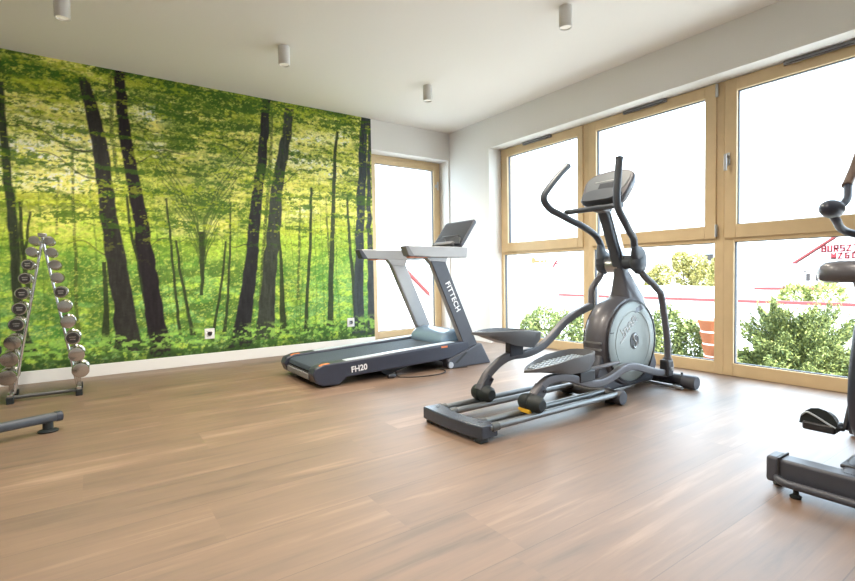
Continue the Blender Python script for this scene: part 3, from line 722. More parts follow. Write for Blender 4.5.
    bm = NB(); box(bm, -1.30, -1.17, YN + .07, YR - .07, 1.022, 1.092); emit('console_beam', bm, M['silver'], t, bevel=.012)
    # console
    yc = (-1.605, -1.125); d = Vector((.195, 0, .265)); b0 = Vector((-1.115, 0, 1.125))
    m = frame_mtx((b0.x, 0, b0.z), (0, 1, 0), d)   # local x = +y, local y = up along the screen, z = outward
    Ln = d.length
    pts = []
    w_, h_ = .24, Ln
    for cx_, cy_, a0 in ((w_ - .03, .03, -90), (w_ - .03, h_ - .03, 0), (-w_ + .03, h_ - .03, 90), (-w_ + .03, .03, 180)):
        for k in range(5):
            a = math.radians(a0 + k * 22.5); pts.append((cx_ + .03 * math.cos(a), cy_ + .03 * math.sin(a)))
    mm = Matrix.Translation((0, -1.365, 0)) @ m
    zs_ = 1 if (mm.to_3x3() @ Vector((0, 0, 1))).x < 0 else -1
    bm = NB(); prism(bm, pts, -.018 * zs_, .012 * zs_, 'z', mm); cons = emit('console', bm, M['charcoal'], t, bevel=.005)
    bm = NB(); prism(bm, [(p_[0] * .93, (p_[1] - h_ / 2) * .90 + h_ / 2) for p_ in pts], .0115 * zs_, .0135 * zs_, 'z', mm); emit('screen', bm, M['screen'], cons)
    bm = NB()
    for cx_ in (-.12, .12):
        ring = [(cx_ + .105 * math.cos(a), .012 + .10 * math.sin(a)) for a in np.linspace(0, math.pi, 16)]
        prism(bm, ring, .0125 * zs_, .030 * zs_, 'z', mm)
    emit('cup_holder', bm, M['black'], cons, bevel=.004)
    bm = NB(); box(bm, -.15, .15, -.005, .03, .0125 * zs_ if zs_ > 0 else -.06, .06 if zs_ > 0 else -.0125, mm); emit('tablet_ledge', bm, M['dsilver'], cons, bevel=.006)
    bm = NB(); prism(bm, [(-1.24, 1.08), (-1.16, 1.08), (-1.03, 1.22), (-1.06, 1.25), (-1.10, 1.17)], -1.50, -1.23); emit('console_neck', bm, M['black'], t, bevel=.008)
    # mains lead lying on the floor
    bm = NB(); tube(bm, [(-1.93, -1.70, .035), (-1.955, -1.79, .012), (-1.83, -1.86, .0055), (-1.66, -1.90, .0055), (-1.52, -1.86, .0055), (-1.47, -1.76, .0055), (-1.50, -1.70, .0055), (-1.36, -1.77, .0055), (-1.22, -1.80, .0055)], .005, seg=8)
    emit('power_cord', bm, M['cord'], t)
    bm = NB(); lathe(bm, [(.018, -.05), (.02, 0), (.014, .02)], (-1.99, -1.76, .0205), 'x', 14); emit('plug', bm, M['black'], t)
treadmill()

# ---------------------------------------------------------------- elliptical trainer
def elliptical():
    Y0 = -3.15
    t = root('elliptical_trainer', 'grey and black elliptical cross trainer with round flywheel housing in front of the windows', 'elliptical trainer', (-1.3, Y0, 0))
    # rear bar
    plan = [(-2.452, -3.400), (-2.468, -3.28), (-2.478, -3.15), (-2.478, -3.03), (-2.470, -2.900), (-2.340, -2.905), (-2.365, -3.0), (-2.385, -3.10), (-2.388, -3.18), (-2.372, -3.28), (-2.335, -3.395)]
    bm = NB(); prism(bm, plan, .022, .092, 'z'); rb = emit('rear_bar', bm, M['endbar'], t, bevel=.008, seg=3)
    for x, y in ((-2.405, -2.96), (-2.40, -3.325)):
        bm = NB(); lathe(bm, [(.012, 0), (.012, .002)], (x, y, .0918), 'z', 14); emit('bolt_hole', bm, M['black'], rb)
    for y in (-3.365, -2.935):
        bm = NB(); box(bm, -2.455, -2.40, y - .025, y + .025, 0, .026); emit('foot', bm, M['rubber'], rb, bevel=.004)
    # roller tracks
    for ya, yb in ((-3.385, -3.285), (-3.035, -2.935)):
        bm = NB(); box(bm, -2.40, -1.25, ya, yb, .052, .062); tr_o = emit('track', bm, M['rail'], t)
        for y in (ya, yb):
            bm = NB(); tube(bm, [(-2.39, y, .072), (-1.22, y, .072)], .018, n=1); emit('track_rail', bm, M['alu'], tr_o)
        for y in (ya, yb):
            bm = NB(); tube(bm, [(-2.375, y, .070), (-2.33, y, .072)], .024, n=1); emit('rail_socket', bm, M['rail'], tr_o)
    # stabilisers
    bm = NB(); tube(bm, [(-1.26, -3.37, .05), (-1.26, -2.93, .05)], .042, n=1, seg=20); st = emit('middle_stabilizer', bm, M['black'], t)
    for y0, s in ((-3.37, -1), (-2.93, 1)):
        bm = NB(); lathe(bm, [(.047, 0), (.047, s * .04), (.042, s * .048), (.0, s * .048)], (-1.26, y0, .05), 'y', 24); emit('end_cap', bm, M['charcoal'], st)
    for y in (-3.33, -2.97):
        bm = NB(); box(bm, -1.285, -1.235, y - .03, y + .03, 0, .02); emit('foot', bm, M['rubber'], st)
    bm = NB(); tube(bm, [(-.50, -3.45, .058), (-.50, -2.82, .058)], .043, n=1, seg=20); st = emit('front_stabilizer', bm, M['black'], t)
    for y0, s in ((-3.445, -1), (-2.825, 1)):
        bm = NB(); lathe(bm, [(.050, -s * .03), (.050, s * .055), (.044, s * .064), (.0, s * .064)], (-.50, y0, .052), 'y', 24); emit('end_cap', bm, M['charcoal'], st)
    bm = NB(); lathe(bm, [(.008, 0), (.008, .016)], (-.50, -3.40, .098), 'z', 12); emit('bolt', bm, M['black'], st)
    bm = NB(); tube(bm, [(-.575, -3.44, .016), (-.575, -2.9, .016)], .013, n=1); box(bm, -.58, -.50, -3.40, -3.37, .006, .03); box(bm, -.58, -.50, -2.95, -2.92, .006, .03)
    emit('floor_reflection_bar', bm, M['steel'], st)  # pale bar put in for light reflected off the floor below the stabilizer
    bm = NB(); box(bm, -1.28, -.50, Y0 - .035, Y0 + .035, .035, .11); emit('spine', bm, M['black'], t, bevel=.006)
    # flywheel housing
    C0 = (-.885, .365); yn, yf = -3.245, -3.055; RR = .325
    prof = [(0.0, yn), (RR - .045, yn), (RR - .018, yn + .012), (RR, yn + .045), (RR + .004, Y0), (RR, yf - .045), (RR - .018, yf - .012), (RR - .045, yf), (0, yf)]
    bm = NB(); lathe(bm, prof, (C0[0], 0, C0[1]), 'y', 72); hs = emit('flywheel_housing', bm, M['shell'], t, ang=30)
    bm = NB(); prism(bm, [(-1.20, .03), (-1.26, .16), (-1.20, .30), (-.56, .30), (-.50, .16), (-.56, .03)], yn + .03, yf - .03); emit('housing_base', bm, M['charcoal'], hs, bevel=.02)
    # pale bands across the rear of the housing
    bm = NB()
    for a in (-6, 2):
        aa = math.radians(180 - a)
        for k in (0,):
            c = Vector((C0[0] + (RR + .002) * math.cos(aa), Y0, C0[1] + (RR + .002) * math.sin(aa)))
            mt = Matrix.Translation(c) @ Matrix.Rotation(math.radians(a), 4, 'Y')
            box(bm, -.006, .006, -.07, .07, -.006, .006, mt)
    emit('rear_trim', bm, M['dsilver'], hs)
    for yy, s in ((yn, -1), (yf, 1)):
        bm = NB(); lathe(bm, [(0, s * .006), (.205, s * .006), (.210, s * .003), (.216, s * .006), (.270, s * .005), (.281, s * .001), (.283, 0), (.0, 0)], (C0[0], yy, C0[1]), 'y', 72)
        dc = emit('disc_cover', bm, M['disc'], hs, ang=25)
        bm = NB(); lathe(bm, [(.283, 0), (.283, s * .007), (.294, s * .007), (.296, 0)], (C0[0], yy, C0[1]), 'y', 72); emit('disc_rim', bm, M['black'], dc)
        if s < 0:
            ye = yy - .0065
            # round badge with a pale figure
            bm = NB(); ring = [(C0[0] + .015 + .052 * math.cos(a), C0[1] + .002 + .060 * math.sin(a)) for a in np.linspace(0, 2 * math.pi, 33)[:-1]]
            prism(bm, ring, ye - .002, ye + .0005); bd = emit('badge', bm, M['black'], dc)
            bm = NB()
            tube(bm, [(-.845, ye - .003, .400), (-.862, ye - .003, .415), (-.885, ye - .003, .400), (-.878, ye - .003, .375), (-.855, ye - .003, .360), (-.848, ye - .003, .335), (-.868, ye - .003, .318), (-.892, ye - .003, .330)], .0065, seg=8)
            emit('badge_mark', bm, M['steel'], bd)
            # slanted silver wordmark as strokes
            bm = NB(); d = Vector((.80, 0, .60)).normalized(); n_ = Vector((-.15, 0, 1)).normalized()
            p0 = Vector((-1.005, 0, .392))
            for k in range(7):
                q = p0 + d * (.030 * k + .010)
                hgt = .050 if k else .075
                mt = frame_mtx((q.x, ye - .0015, q.z), d, n_)
                box(bm, 0, .007, 0, hgt, -.001, .0012, mt)
                if k % 2: box(bm, 0, .024, hgt - .008, hgt, -.001, .0012, mt)
                else: box(bm, 0, .022, 0, .008, -.001, .0012, mt); box(bm, .002, .02, hgt * .5, hgt * .5 + .007, -.001, .0012, mt)
            mt = frame_mtx((p0.x - .028, ye - .0015, p0.z - .03), d, n_)
            box(bm, 0, .06, 0, .010, -.001, .0012, mt)
            emit('wordmark', bm, M['letters'], dc)
            bm = NB(); box(bm, -1.165, -1.115, ye - .001, ye + .003, .440, .447); emit('disc_notch', bm, M['black'], dc)
    # mast shroud and mast
    bm = NB(); sweep(bm, [(-.80, Y0, .58), (-.82, Y0, .66), (-.845, Y0, .76), (-.87, Y0, .845), (-.888, Y0, .90)], rrect(.12, .17, 3.0), [1.75, 1.6, 1.1, .72, .58]); emit('mast_shroud', bm, M['shell'], t)
    md = Vector((-1.075 + .872, 0, 1.315 - .86))
    bm = NB(); sweep(bm, [(-.872, Y0, .86), (-1.078, Y0, 1.315)], rrect(.074, .084, 5), n=1); ms = emit('mast', bm, M['tubegrey'], t)
    bm = NB(); sweep(bm, [(-.890 + .040, Y0, .905 + .016), (-1.062 + .040, Y0, 1.285 + .016)], rrect(.050, .012, 5), n=1); emit('mast_front_strip', bm, M['steel'], ms)
    bm = NB(); sweep(bm, [(-.890 + .014, Y0 - .040, .905 + .006), (-1.062 + .014, Y0 - .040, 1.285 + .006)], rrect(.008, .046, 5), n=1); emit('mast_side_strip', bm, M['steel'], ms)
    # fixed grab bar
    bm = NB(); tube(bm, [(-1.15, -2.875, 1.305), (-1.15, -3.34, 1.305)], .019, n=1); gb = emit('fixed_handle', bm, M['tubegrey'], t)
    bm = NB(); sweep(bm, [(-1.07, Y0, 1.29), (-1.15, Y0, 1.305)], rrect(.09, .045, 4), n=1); emit('handle_clamp', bm, M['dsilver'], gb)
    # console: rounded pod facing the user
    d = Vector((.13, 0, .205)); mm = Matrix.Translation((-1.105, Y0 + .0, 1.350)) @ frame_mtx((0, 0, 0), (0, 1, 0), d)
    zs_ = 1 if (mm.to_3x3() @ Vector((0, 0, 1))).x < 0 else -1
    def pod(w0, w1, h0, h1, top=.03):
        o_ = []
        for i in range(40):
            a = 2 * math.pi * i / 40; c, s = math.cos(a), math.sin(a)
            px_ = math.copysign(abs(c) ** .5, c); py_ = math.copysign(abs(s) ** .5, s)
            v_ = (py_ + 1) / 2; w_ = w0 + (w1 - w0) * v_
            o_.append((px_ * w_, h0 + (h1 - h0) * v_ + (top * (1 - px_ * px_) if py_ > 0 else 0)))
        return o_
    outer = pod(.170, .205, -.030, .238)
    bm = NB()
    rings = []
    for k, (sc, dz) in enumerate(((.97, .018), (1.0, .008), (1.0, -.012), (.93, -.045), (.72, -.080), (.40, -.095))):
        rings.append([bm.verts.new(mm @ Vector((x * sc, .105 + (y - .105) * sc, dz * zs_))) for x, y in outer])
    for i in range(len(rings) - 1):
        for j in range(40): bm.faces.new((rings[i][j], rings[i][(j + 1) % 40], rings[i + 1][(j + 1) % 40], rings[i + 1][j]))
    bm.faces.new(rings[0]); bm.faces.new(rings[-1][::-1])
    cons = emit('console', bm, M['shell'], t)
    inner = pod(.148, .184, .060, .222, .022)
    bm = NB(); prism(bm, inner, .0175 * zs_, .0215 * zs_, 'z', mm); emit('console_panel', bm, M['panel'], cons, bevel=.001)
    bm = NB(); box(bm, -.065, .055, .095, .150, .021 * zs_ if zs_ > 0 else -.0245, .0245 if zs_ > 0 else -.021, mm); emit('display', bm, M['lcd'], cons)
    bm = NB(); box(bm, -.10, .10, .165, .172, .021 * zs_ if zs_ > 0 else -.0235, .0235 if zs_ > 0 else -.021, mm); emit('console_line', bm, M['steel'], cons)
    lip = [(x * .97, y) for x, y in pod(.160, .160, -.027, .072, .012)]
    bm = NB(); rings = []
    for sc, dz in ((1.0, .012), (.97, .038), (.85, .055)):
        rings.append([bm.verts.new(mm @ Vector((x * sc, .02 + (y - .02) * sc, dz * zs_))) for x, y in lip])
    for i in range(2):
        for j in range(40): bm.faces.new((rings[i][j], rings[i][(j + 1) % 40], rings[i + 1][(j + 1) % 40], rings[i + 1][j]))
    bm.faces.new(rings[0]); bm.faces.new(rings[-1][::-1])
    emit('console_tray', bm, M['tubegrey'], cons)
    # swing arms
    PV = (-.88, .93)
    bm = NB(); tube(bm, [(PV[0], -3.30, PV[1]), (PV[0], -2.99, PV[1])], .050, n=1, seg=20); emit('pivot_axle', bm, M['tubegrey'], t)
    bm = NB(); lathe(bm, [(.056, -.05), (.056, .05)], (PV[0], Y0 + .045, PV[1] - .02), 'y', 24); emit('axle_clamp', bm, M['steel'], t)
    near_up = [(-.890, -3.285, .94), (-.945, -3.30, 1.035), (-.990, -3.32, 1.09), (-1.073, -3.34, 1.138), (-1.14, -3.36, 1.177), (-1.226, -3.375, 1.24), (-1.264, -3.38, 1.286), (-1.271, -3.38, 1.367), (-1.256, -3.38, 1.493), (-1.244, -3.38, 1.590)]
    far_up = [(-.885, -3.005, .94), (-.875, -2.995, 1.014), (-.89, -2.98, 1.089), (-.938, -2.965, 1.147), (-1.051, -2.95, 1.202), (-1.142, -2.93, 1.236), (-1.273, -2.91, 1.286), (-1.337, -2.9, 1.31), (-1.396, -2.9, 1.351), (-1.413, -2.9, 1.389), (-1.388, -2.9, 1.436), (-1.259, -2.9, 1.558), (-1.155, -2.9, 1.640)]
    near_low = [(-.880, -3.285, .90), (-.837, -3.31, .825), (-.772, -3.325, .78), (-.716, -3.335, .733), (-.685, -3.34, .703), (-.654, -3.34, .619), (-.614, -3.34, .463), (-.589, -3.34, .332), (-.586, -3.34, .215), (-.598, -3.34, .12)]
    far_low = [(-.880, -3.005, .90), (-.90, -2.99, .83), (-.945, -2.983, .782), (-.984, -2.98, .736), (-.990, -2.98, .69), (-.990, -2.98, .60)]
    for nm, upath, lpath, yy in (('near', near_up, near_low, -3.285), ('far', far_up, far_low, -3.002)):
        bm = NB(); tube(bm, upath, .0240); ao = emit('swing_handle', bm, M['tubegrey'], t)
        bm = NB(); tube(bm, lpath, .0235); emit('swing_arm', bm, M['taupe'], ao)
        bm = NB(); dd = (Vector(upath[2]) - Vector(upath[0])).normalized()
        p_ = [(PV[0], yy, PV[1] - .085), (PV[0] + .004, yy, PV[1] - .055), (PV[0] + .005, yy, PV[1] - .01), (PV[0], yy, PV[1] + .04), Vector(upath[0]) + dd * .075, Vector(upath[0]) + dd * .125]
        sweep(bm, p_, rrect(.092, .150, 2.2), [.30, .82, 1.0, .95, .62, .36]); emit('pivot_cover', bm, M['tubegrey'], ao)
        tip = Vector(upath[-1]); dt = (tip - Vector(upath[-2])).normalized()
        bm = NB(); sweep(bm, [tip - dt * .004, tip + dt * .006, tip + dt * .012], circ(.0255), [1, 1, .6], n=1); emit('end_plug', bm, M['black'], ao)
    # pedal arms with their rollers
    nearp = [(-2.005, -3.335, .165), (-1.955, -3.335, .205), (-1.885, -3.335, .238), (-1.79, -3.335, .243), (-1.69, -3.335, .226), (-1.599, -3.335, .196), (-1.488, -3.335, .163), (-1.372, -3.335, .155), (-1.25, -3.335, .180), (-1.16, -3.335, .208), (-1.077, -3.335, .218), (-.99, -3.335, .208), (-.907, -3.335, .186), (-.764, -3.335, .145), (-.62, -3.335, .115)]
    farp = [(-2.085, -2.985, .17), (-2.048, -2.985, .227), (-1.988, -2.985, .272), (-1.915, -2.985, .312), (-1.827, -2.985, .333), (-1.71, -2.985, .331), (-1.602, -2.985, .348), (-1.517, -2.985, .378), (-1.431, -2.985, .428), (-1.311, -2.985, .508), (-1.202, -2.985, .555), (-1.09, -2.985, .590), (-.98, -2.98, .615)]
    for path, yy, wx in ((nearp, -3.335, -2.02), (farp, -2.985, -2.075)):
        bm = NB(); sweep(bm, path, rrect(.040, .052, 6), n=5); po = emit('pedal_arm', bm, M['taupe'], t)
        bm = NB(); lathe(bm, [(.0, -.085), (.030, -.082), (.046, -.062), (.052, -.035), (.053, -.008), (.045, 0), (.053, .008), (.052, .035), (.046, .062), (.030, .082), (0, .085)], (wx, yy, .128), 'y', 28)
        wo = emit('roller', bm, M['rubber'], po)
        if yy < -3.2:
            bm = NB(); box(bm, wx - .052, wx - .030, yy - .03, yy + .055, .082, .102); emit('roller_sticker', bm, M['yellow'], wo)
        q0, q1 = Vector(path[0]), Vector(path[2])
        bm = NB(); sweep(bm, [q0 + Vector((-.012, 0, -.03)), q0 + (q1 - q0) * .55], rrect(.062, .070, 5), n=1); emit('roller_bracket', bm, M['charcoal'], po)
        q2 = q0 + (q1 - q0) * .45
        bm = NB(); lathe(bm, [(.010, 0), (.010, -.006)], (q2.x, yy - .033, q2.z - .005), 'y', 12); emit('bolt', bm, M['black'], po)
    # near bar standing in for the highlight on the pedal arm's upper edge
    bm = NB(); sweep(bm, [(-1.50, -3.30, .243), (-1.40, -3.32, .250), (-1.30, -3.335, .258), (-1.20, -3.335, .262)], rrect(.036, .020, 4)); emit('arm_highlight_bar', bm, M['taupe'], t)
    bm = NB(); box(bm, -1.62, -1.47, -3.36, -3.27, .185, .255); emit('pedal_mount', bm, M['black'], t, bevel=.008)
    bm = NB(); box(bm, -1.86, -1.74, -3.01, -2.96, .33, .43); emit('pedal_mount', bm, M['charcoal'], t, bevel=.006)
    # lower arm fork
    bm = NB(); box(bm, -.64, -.565, -3.375, -3.305, .095, .215); fk = emit('arm_fork', bm, M['black'], t, bevel=.014, seg=3)
    bm = NB(); prism(bm, [(-.565, .10), (-.555, .16), (-.575, .225), (-.585, .225), (-.585, .10)], -3.372, -3.30); emit('fork_guard', bm, M['silver'], fk, bevel=.004)
    bm = NB(); lathe(bm, [(.013, 0), (.013, -.008)], (-.598, -3.375, .15), 'y', 14); emit('bolt', bm, M['steel'], fk)
    # crank between housing and arms
    for yy, a, L_ in ((-3.02, 2.2, .20),):
        c = Vector((C0[0], yy, C0[1] - .10)); e = c + Vector((math.cos(a) * L_, 0, math.sin(a) * L_))
        bm = NB(); sweep(bm, [c, e], rrect(.022, .045, 4), n=1); emit('crank', bm, M['black'], t)
    # foot plates
    def pedal(cx_, cy_, z0, tilt, sx=.93):
        mt = Matrix.Translation((cx_, cy_, z0)) @ Matrix.Rotation(tilt, 4, 'Y') @ Matrix.Diagonal((sx, 1, 1, 1))
        half = [(-.325, 0), (-.295, .026), (-.23, .058), (-.13, .088), (0, .106), (.16, .104), (.24, .092), (.285, .062), (.300, .02)]
        out = [(x, y) for x, y in half] + [(x, -y) for x, y in half[::-1] if y > 0]
        hz = lambda x: .008 + .036 * min(1, max(0, (x + .31) / .35))        # rim height grows towards the toe
        k = len(out)
        bm = NB()
        def ring(sc, fz): return [bm.verts.new(mt @ Vector((x * sc, y * (sc if sc < 1 else 1), fz(x)))) for x, y in out]
        R0 = ring(.84, lambda x: -.010 - .052 * min(1, max(0, (x + .28) / .34))); R1 = ring(1.0, lambda x: -.006); R2 = ring(1.0, lambda x: hz(x)); R3 = ring(.955, lambda x: hz(x) + .003); R4 = ring(.91, lambda x: .004)
        for A_, B_ in ((R0, R1), (R1, R2), (R2, R3), (R3, R4)):
            for j in range(k): bm.faces.new((A_[j], A_[(j + 1) % k], B_[(j + 1) % k], B_[j]))
        bm.faces.new(R0[::-1]); bm.faces.new(R4)
        po = emit('foot_plate', bm, M['pedal'], t)
        bm = NB()
        for ix in range(11):
            for iy in range(-3, 4):
                x = -.24 + ix * .047; y = iy * .024
                lim = np.interp(x, [h[0] for h in half], [h[1] for h in half]) * .86
                if abs(y) + .008 < lim: box(bm, x - .014, x + .014, y - .006, y + .006, .0045, .013, mt)
        emit('tread_ribs', bm, M['strip'], po)
        bm = NB(); prism(bm, [(x * .90, y * .88) for x, y in out], .0042, .0055, 'z', mt); emit('tread_mat', bm, M['tread'], po)
    pedal(-1.735, -3.295, .315, math.radians(-2.5))
    pedal(-1.875, -2.985, .466, math.radians(7.5), .90)
elliptical()

# ---------------------------------------------------------------- exercise bike at the right edge
def bike():
    Y0 = -4.70
    t = root('exercise_bike', 'black upright exercise bike cut off by the right edge of the photo', 'exercise bike', (-1.45, Y0, 0))
    bm = NB(); box(bm, -1.872, -1.788, -4.93, -4.47, .035, .128); st = emit('rear_stabilizer', bm, M['charcoal'], t, bevel=.012, seg=3)
    for a, b in ((-4.485, -4.44), (-4.96, -4.915)):
        bm = NB(); box(bm, -1.876, -1.784, a, b, .031, .132); emit('end_cap', bm, M['charcoal'], st, bevel=.012, seg=3)
        bm = NB(); box(bm, -1.879, -1.781, (b if a < -4.9 else a) - .004, (b if a < -4.9 else a) + .004, .029, .135); emit('strap', bm, M['black'], st, bevel=.003)
    bm = NB(); tube(bm, [(-1.84, -4.475, .060), (-1.87, -4.480, .054), (-1.895, -4.505, .050), (-1.902, -4.56, .050), (-1.902, -4.84, .050), (-1.895, -4.895, .050), (-1.87, -4.92, .054), (-1.84, -4.925, .060)], .0145); emit('floor_tube', bm, M['charcoal'], st)
    for x, y in ((-1.885, -4.545), (-1.885, -4.855), (-1.80, -4.46), (-1.80, -4.94)):
        bm = NB(); lathe(bm, [(.018, 0), (.020, .008), (.010, .014), (.008, .045)], (x, y, 0), 'z', 16); emit('levelling_foot', bm, M['rubber'], st)
    bm = NB(); sweep(bm, [(-1.83, Y0, .085), (-1.60, Y0, .115), (-.98, Y0, .115), (-.84, Y0, .085)], rrect(.09, .09, 5)); emit('main_beam', bm, M['charcoal'], t)
    bm = NB(); box(bm, -1.79, -1.62, Y0 - .06, Y0 + .05, .128, .142); emit('beam_plate', bm, M['black'], t, bevel=.004)
    bm = NB(); tube(bm, [(-.84, -4.95, .05), (-.84, -4.45, .05)], .045, n=1); emit('front_stabilizer', bm, M['charcoal'], t)
    hull = [(-1.50, .15), (-1.585, .24), (-1.61, .34), (-1.60, .46), (-1.565, .57), (-1.53, .66), (-1.44, .66), (-1.30, .60), (-1.12, .62), (-1.0, .60), (-.93, .48), (-.90, .32), (-.95, .18), (-1.05, .13)]
    bm = NB(); prism(bm, hull, Y0 - .085, Y0 + .085); emit('drive_housing', bm, M['navy'], t, bevel=.035, seg=4)
    bm = NB(); tube(bm, [(-1.51, Y0, .55), (-1.655, Y0, .71)], .036, n=1); emit('seat_tube_sleeve', bm, M['charcoal'], t)
    bm = NB(); tube(bm, [(-1.64, Y0, .69), (-1.775, Y0, .835)], .028, n=1); emit('seat_post', bm, M['brown'], t)
    # saddle
    out = []
    bm = NB()
    plan = [(-1.93, .040), (-1.91, .085), (-1.86, .108), (-1.79, .102), (-1.72, .075), (-1.65, .045), (-1.60, .032), (-1.575, .012)]
    pl = [(x, y) for x, y in plan] + [(x, -y) for x, y in plan[::-1]]
    xc = -1.78; rings = []
    for sc, z in ((.80, .818), (.97, .828), (1.0, .850), (.97, .876), (.82, .892), (.5, .897)):
        rings.append([bm.verts.new((xc + (x - xc) * sc, Y0 + y * sc, z)) for x, y in pl])
    k = len(pl)
    for i in range(len(rings) - 1):
        for j in range(k): bm.faces.new((rings[i][j], rings[i][(j + 1) % k], rings[i + 1][(j + 1) % k], rings[i + 1][j]))
    bm.faces.new(rings[0]); bm.faces.new(rings[-1][::-1])
    emit('saddle', bm, M['shell'], t, ang=70)
    # steering column, handlebars, console
    bm = NB(); tube(bm, [(-1.08, Y0, .58), (-1.12, Y0, 1.02), (-1.14, Y0, 1.10)], .035); emit('column', bm, M['charcoal'], t)
    for s in (1, -1):
        Y = lambda d: Y0 + s * d
        bm = NB(); tube(bm, [(-1.11, Y(.0), .99), (-1.13, Y(.10), 1.0), (-1.24, Y(.185), 1.035), (-1.36, Y(.186), 1.08), (-1.42, Y(.190), 1.115)], .017); hb = emit('handlebar', bm, M['navy'], t)
        bm = NB(); tube(bm, [(-1.42, Y(.190), 1.115), (-1.33, Y(.186), 1.135), (-1.22, Y(.184), 1.185), (-1.12, Y(.205), 1.265), (-1.06, Y(.20), 1.335)], .017); emit('handlebar_horn', bm, M['navy'], hb)
        bm = NB(); tube(bm, [(-1.14, Y(.206), 1.25), (-1.06, Y(.20), 1.335), (-.99, Y(.196), 1.42)], .022); emit('grip', bm, M['brown'], hb)
        bm = NB(); ellipsoid(bm, (-1.40, Y(.190), 1.125), .090, .042, .040); emit('elbow_rest', bm, M['navy'], hb)
    bm = NB(); box(bm, -1.20, -1.12, Y0 - .13, Y0 + .13, 1.10, 1.30, None); emit('console', bm, M['charcoal'], t, bevel=.02)
    # cranks and pedals
    CC = Vector((-1.42, Y0, .34))
    for s, a in ((1, -1.9), (-1, -1.9 + math.pi)):
        e = CC + Vector((math.cos(a) * .16, 0, math.sin(a) * .16)); y0 = Y0 + s * .098; y1 = Y0 + s * .115
        bm = NB(); sweep(bm, [(CC.x, y0 + s * .004, CC.z), (e.x, y1, e.z)], rrect(.018, .036, 4), n=1); co = emit('crank', bm, M['black'], t)
        bm = NB(); box(bm, e.x - .055, e.x + .055, min(y1 + s * .02, y1 + s * .135), max(y1 + s * .02, y1 + s * .135), e.z - .018, e.z + .018); tube(bm, [(e.x, y1, e.z), (e.x, y1 + s * .05, e.z)], .009, n=1)
        po = emit('pedal', bm, M['black'], co, bevel=.008)
        bm = NB()
        yc_ = y1 + s * .080
        for A0, A1 in ((0, 1),):
            rings = []
            for i_ in range(9):
                th = math.pi * i_ / 8
                rings.append([bm.verts.new((e.x - .045 + .10 * f_ , yc_ + (.068 - .022 * f_) * math.cos(th), e.z + .005 + (.078 - .030 * f_) * math.sin(th))) for f_ in (0, .35, .7, 1.0)])
            for i_ in range(8):
                for j_ in range(3): bm.faces.new((rings[i_][j_], rings[i_][j_ + 1], rings[i_ + 1][j_ + 1], rings[i_ + 1][j_]))
            for j_ in (0, 3):
                bm.faces.new([rings[i_][j_] for i_ in range(9)])
            bm.faces.new([rings[0][j_] for j_ in range(4)] + [rings[8][j_] for j_ in (3, 2, 1, 0)])
        so = emit('toe_strap', bm, M['rubber'], po)
        bm = NB()
        sweep(bm, [(e.x - .048, y1 + s * .020, e.z + .010), (e.x - .050, y1 + s * .05, e.z + .026), (e.x - .050, y1 + s * .09, e.z + .048), (e.x - .050, y1 + s * .12, e.z + .058), (e.x - .048, y1 + s * .140, e.z + .040)], rrect(.007, .008, 4)); emit('strap_edge', bm, M['strip'], so)
bike()

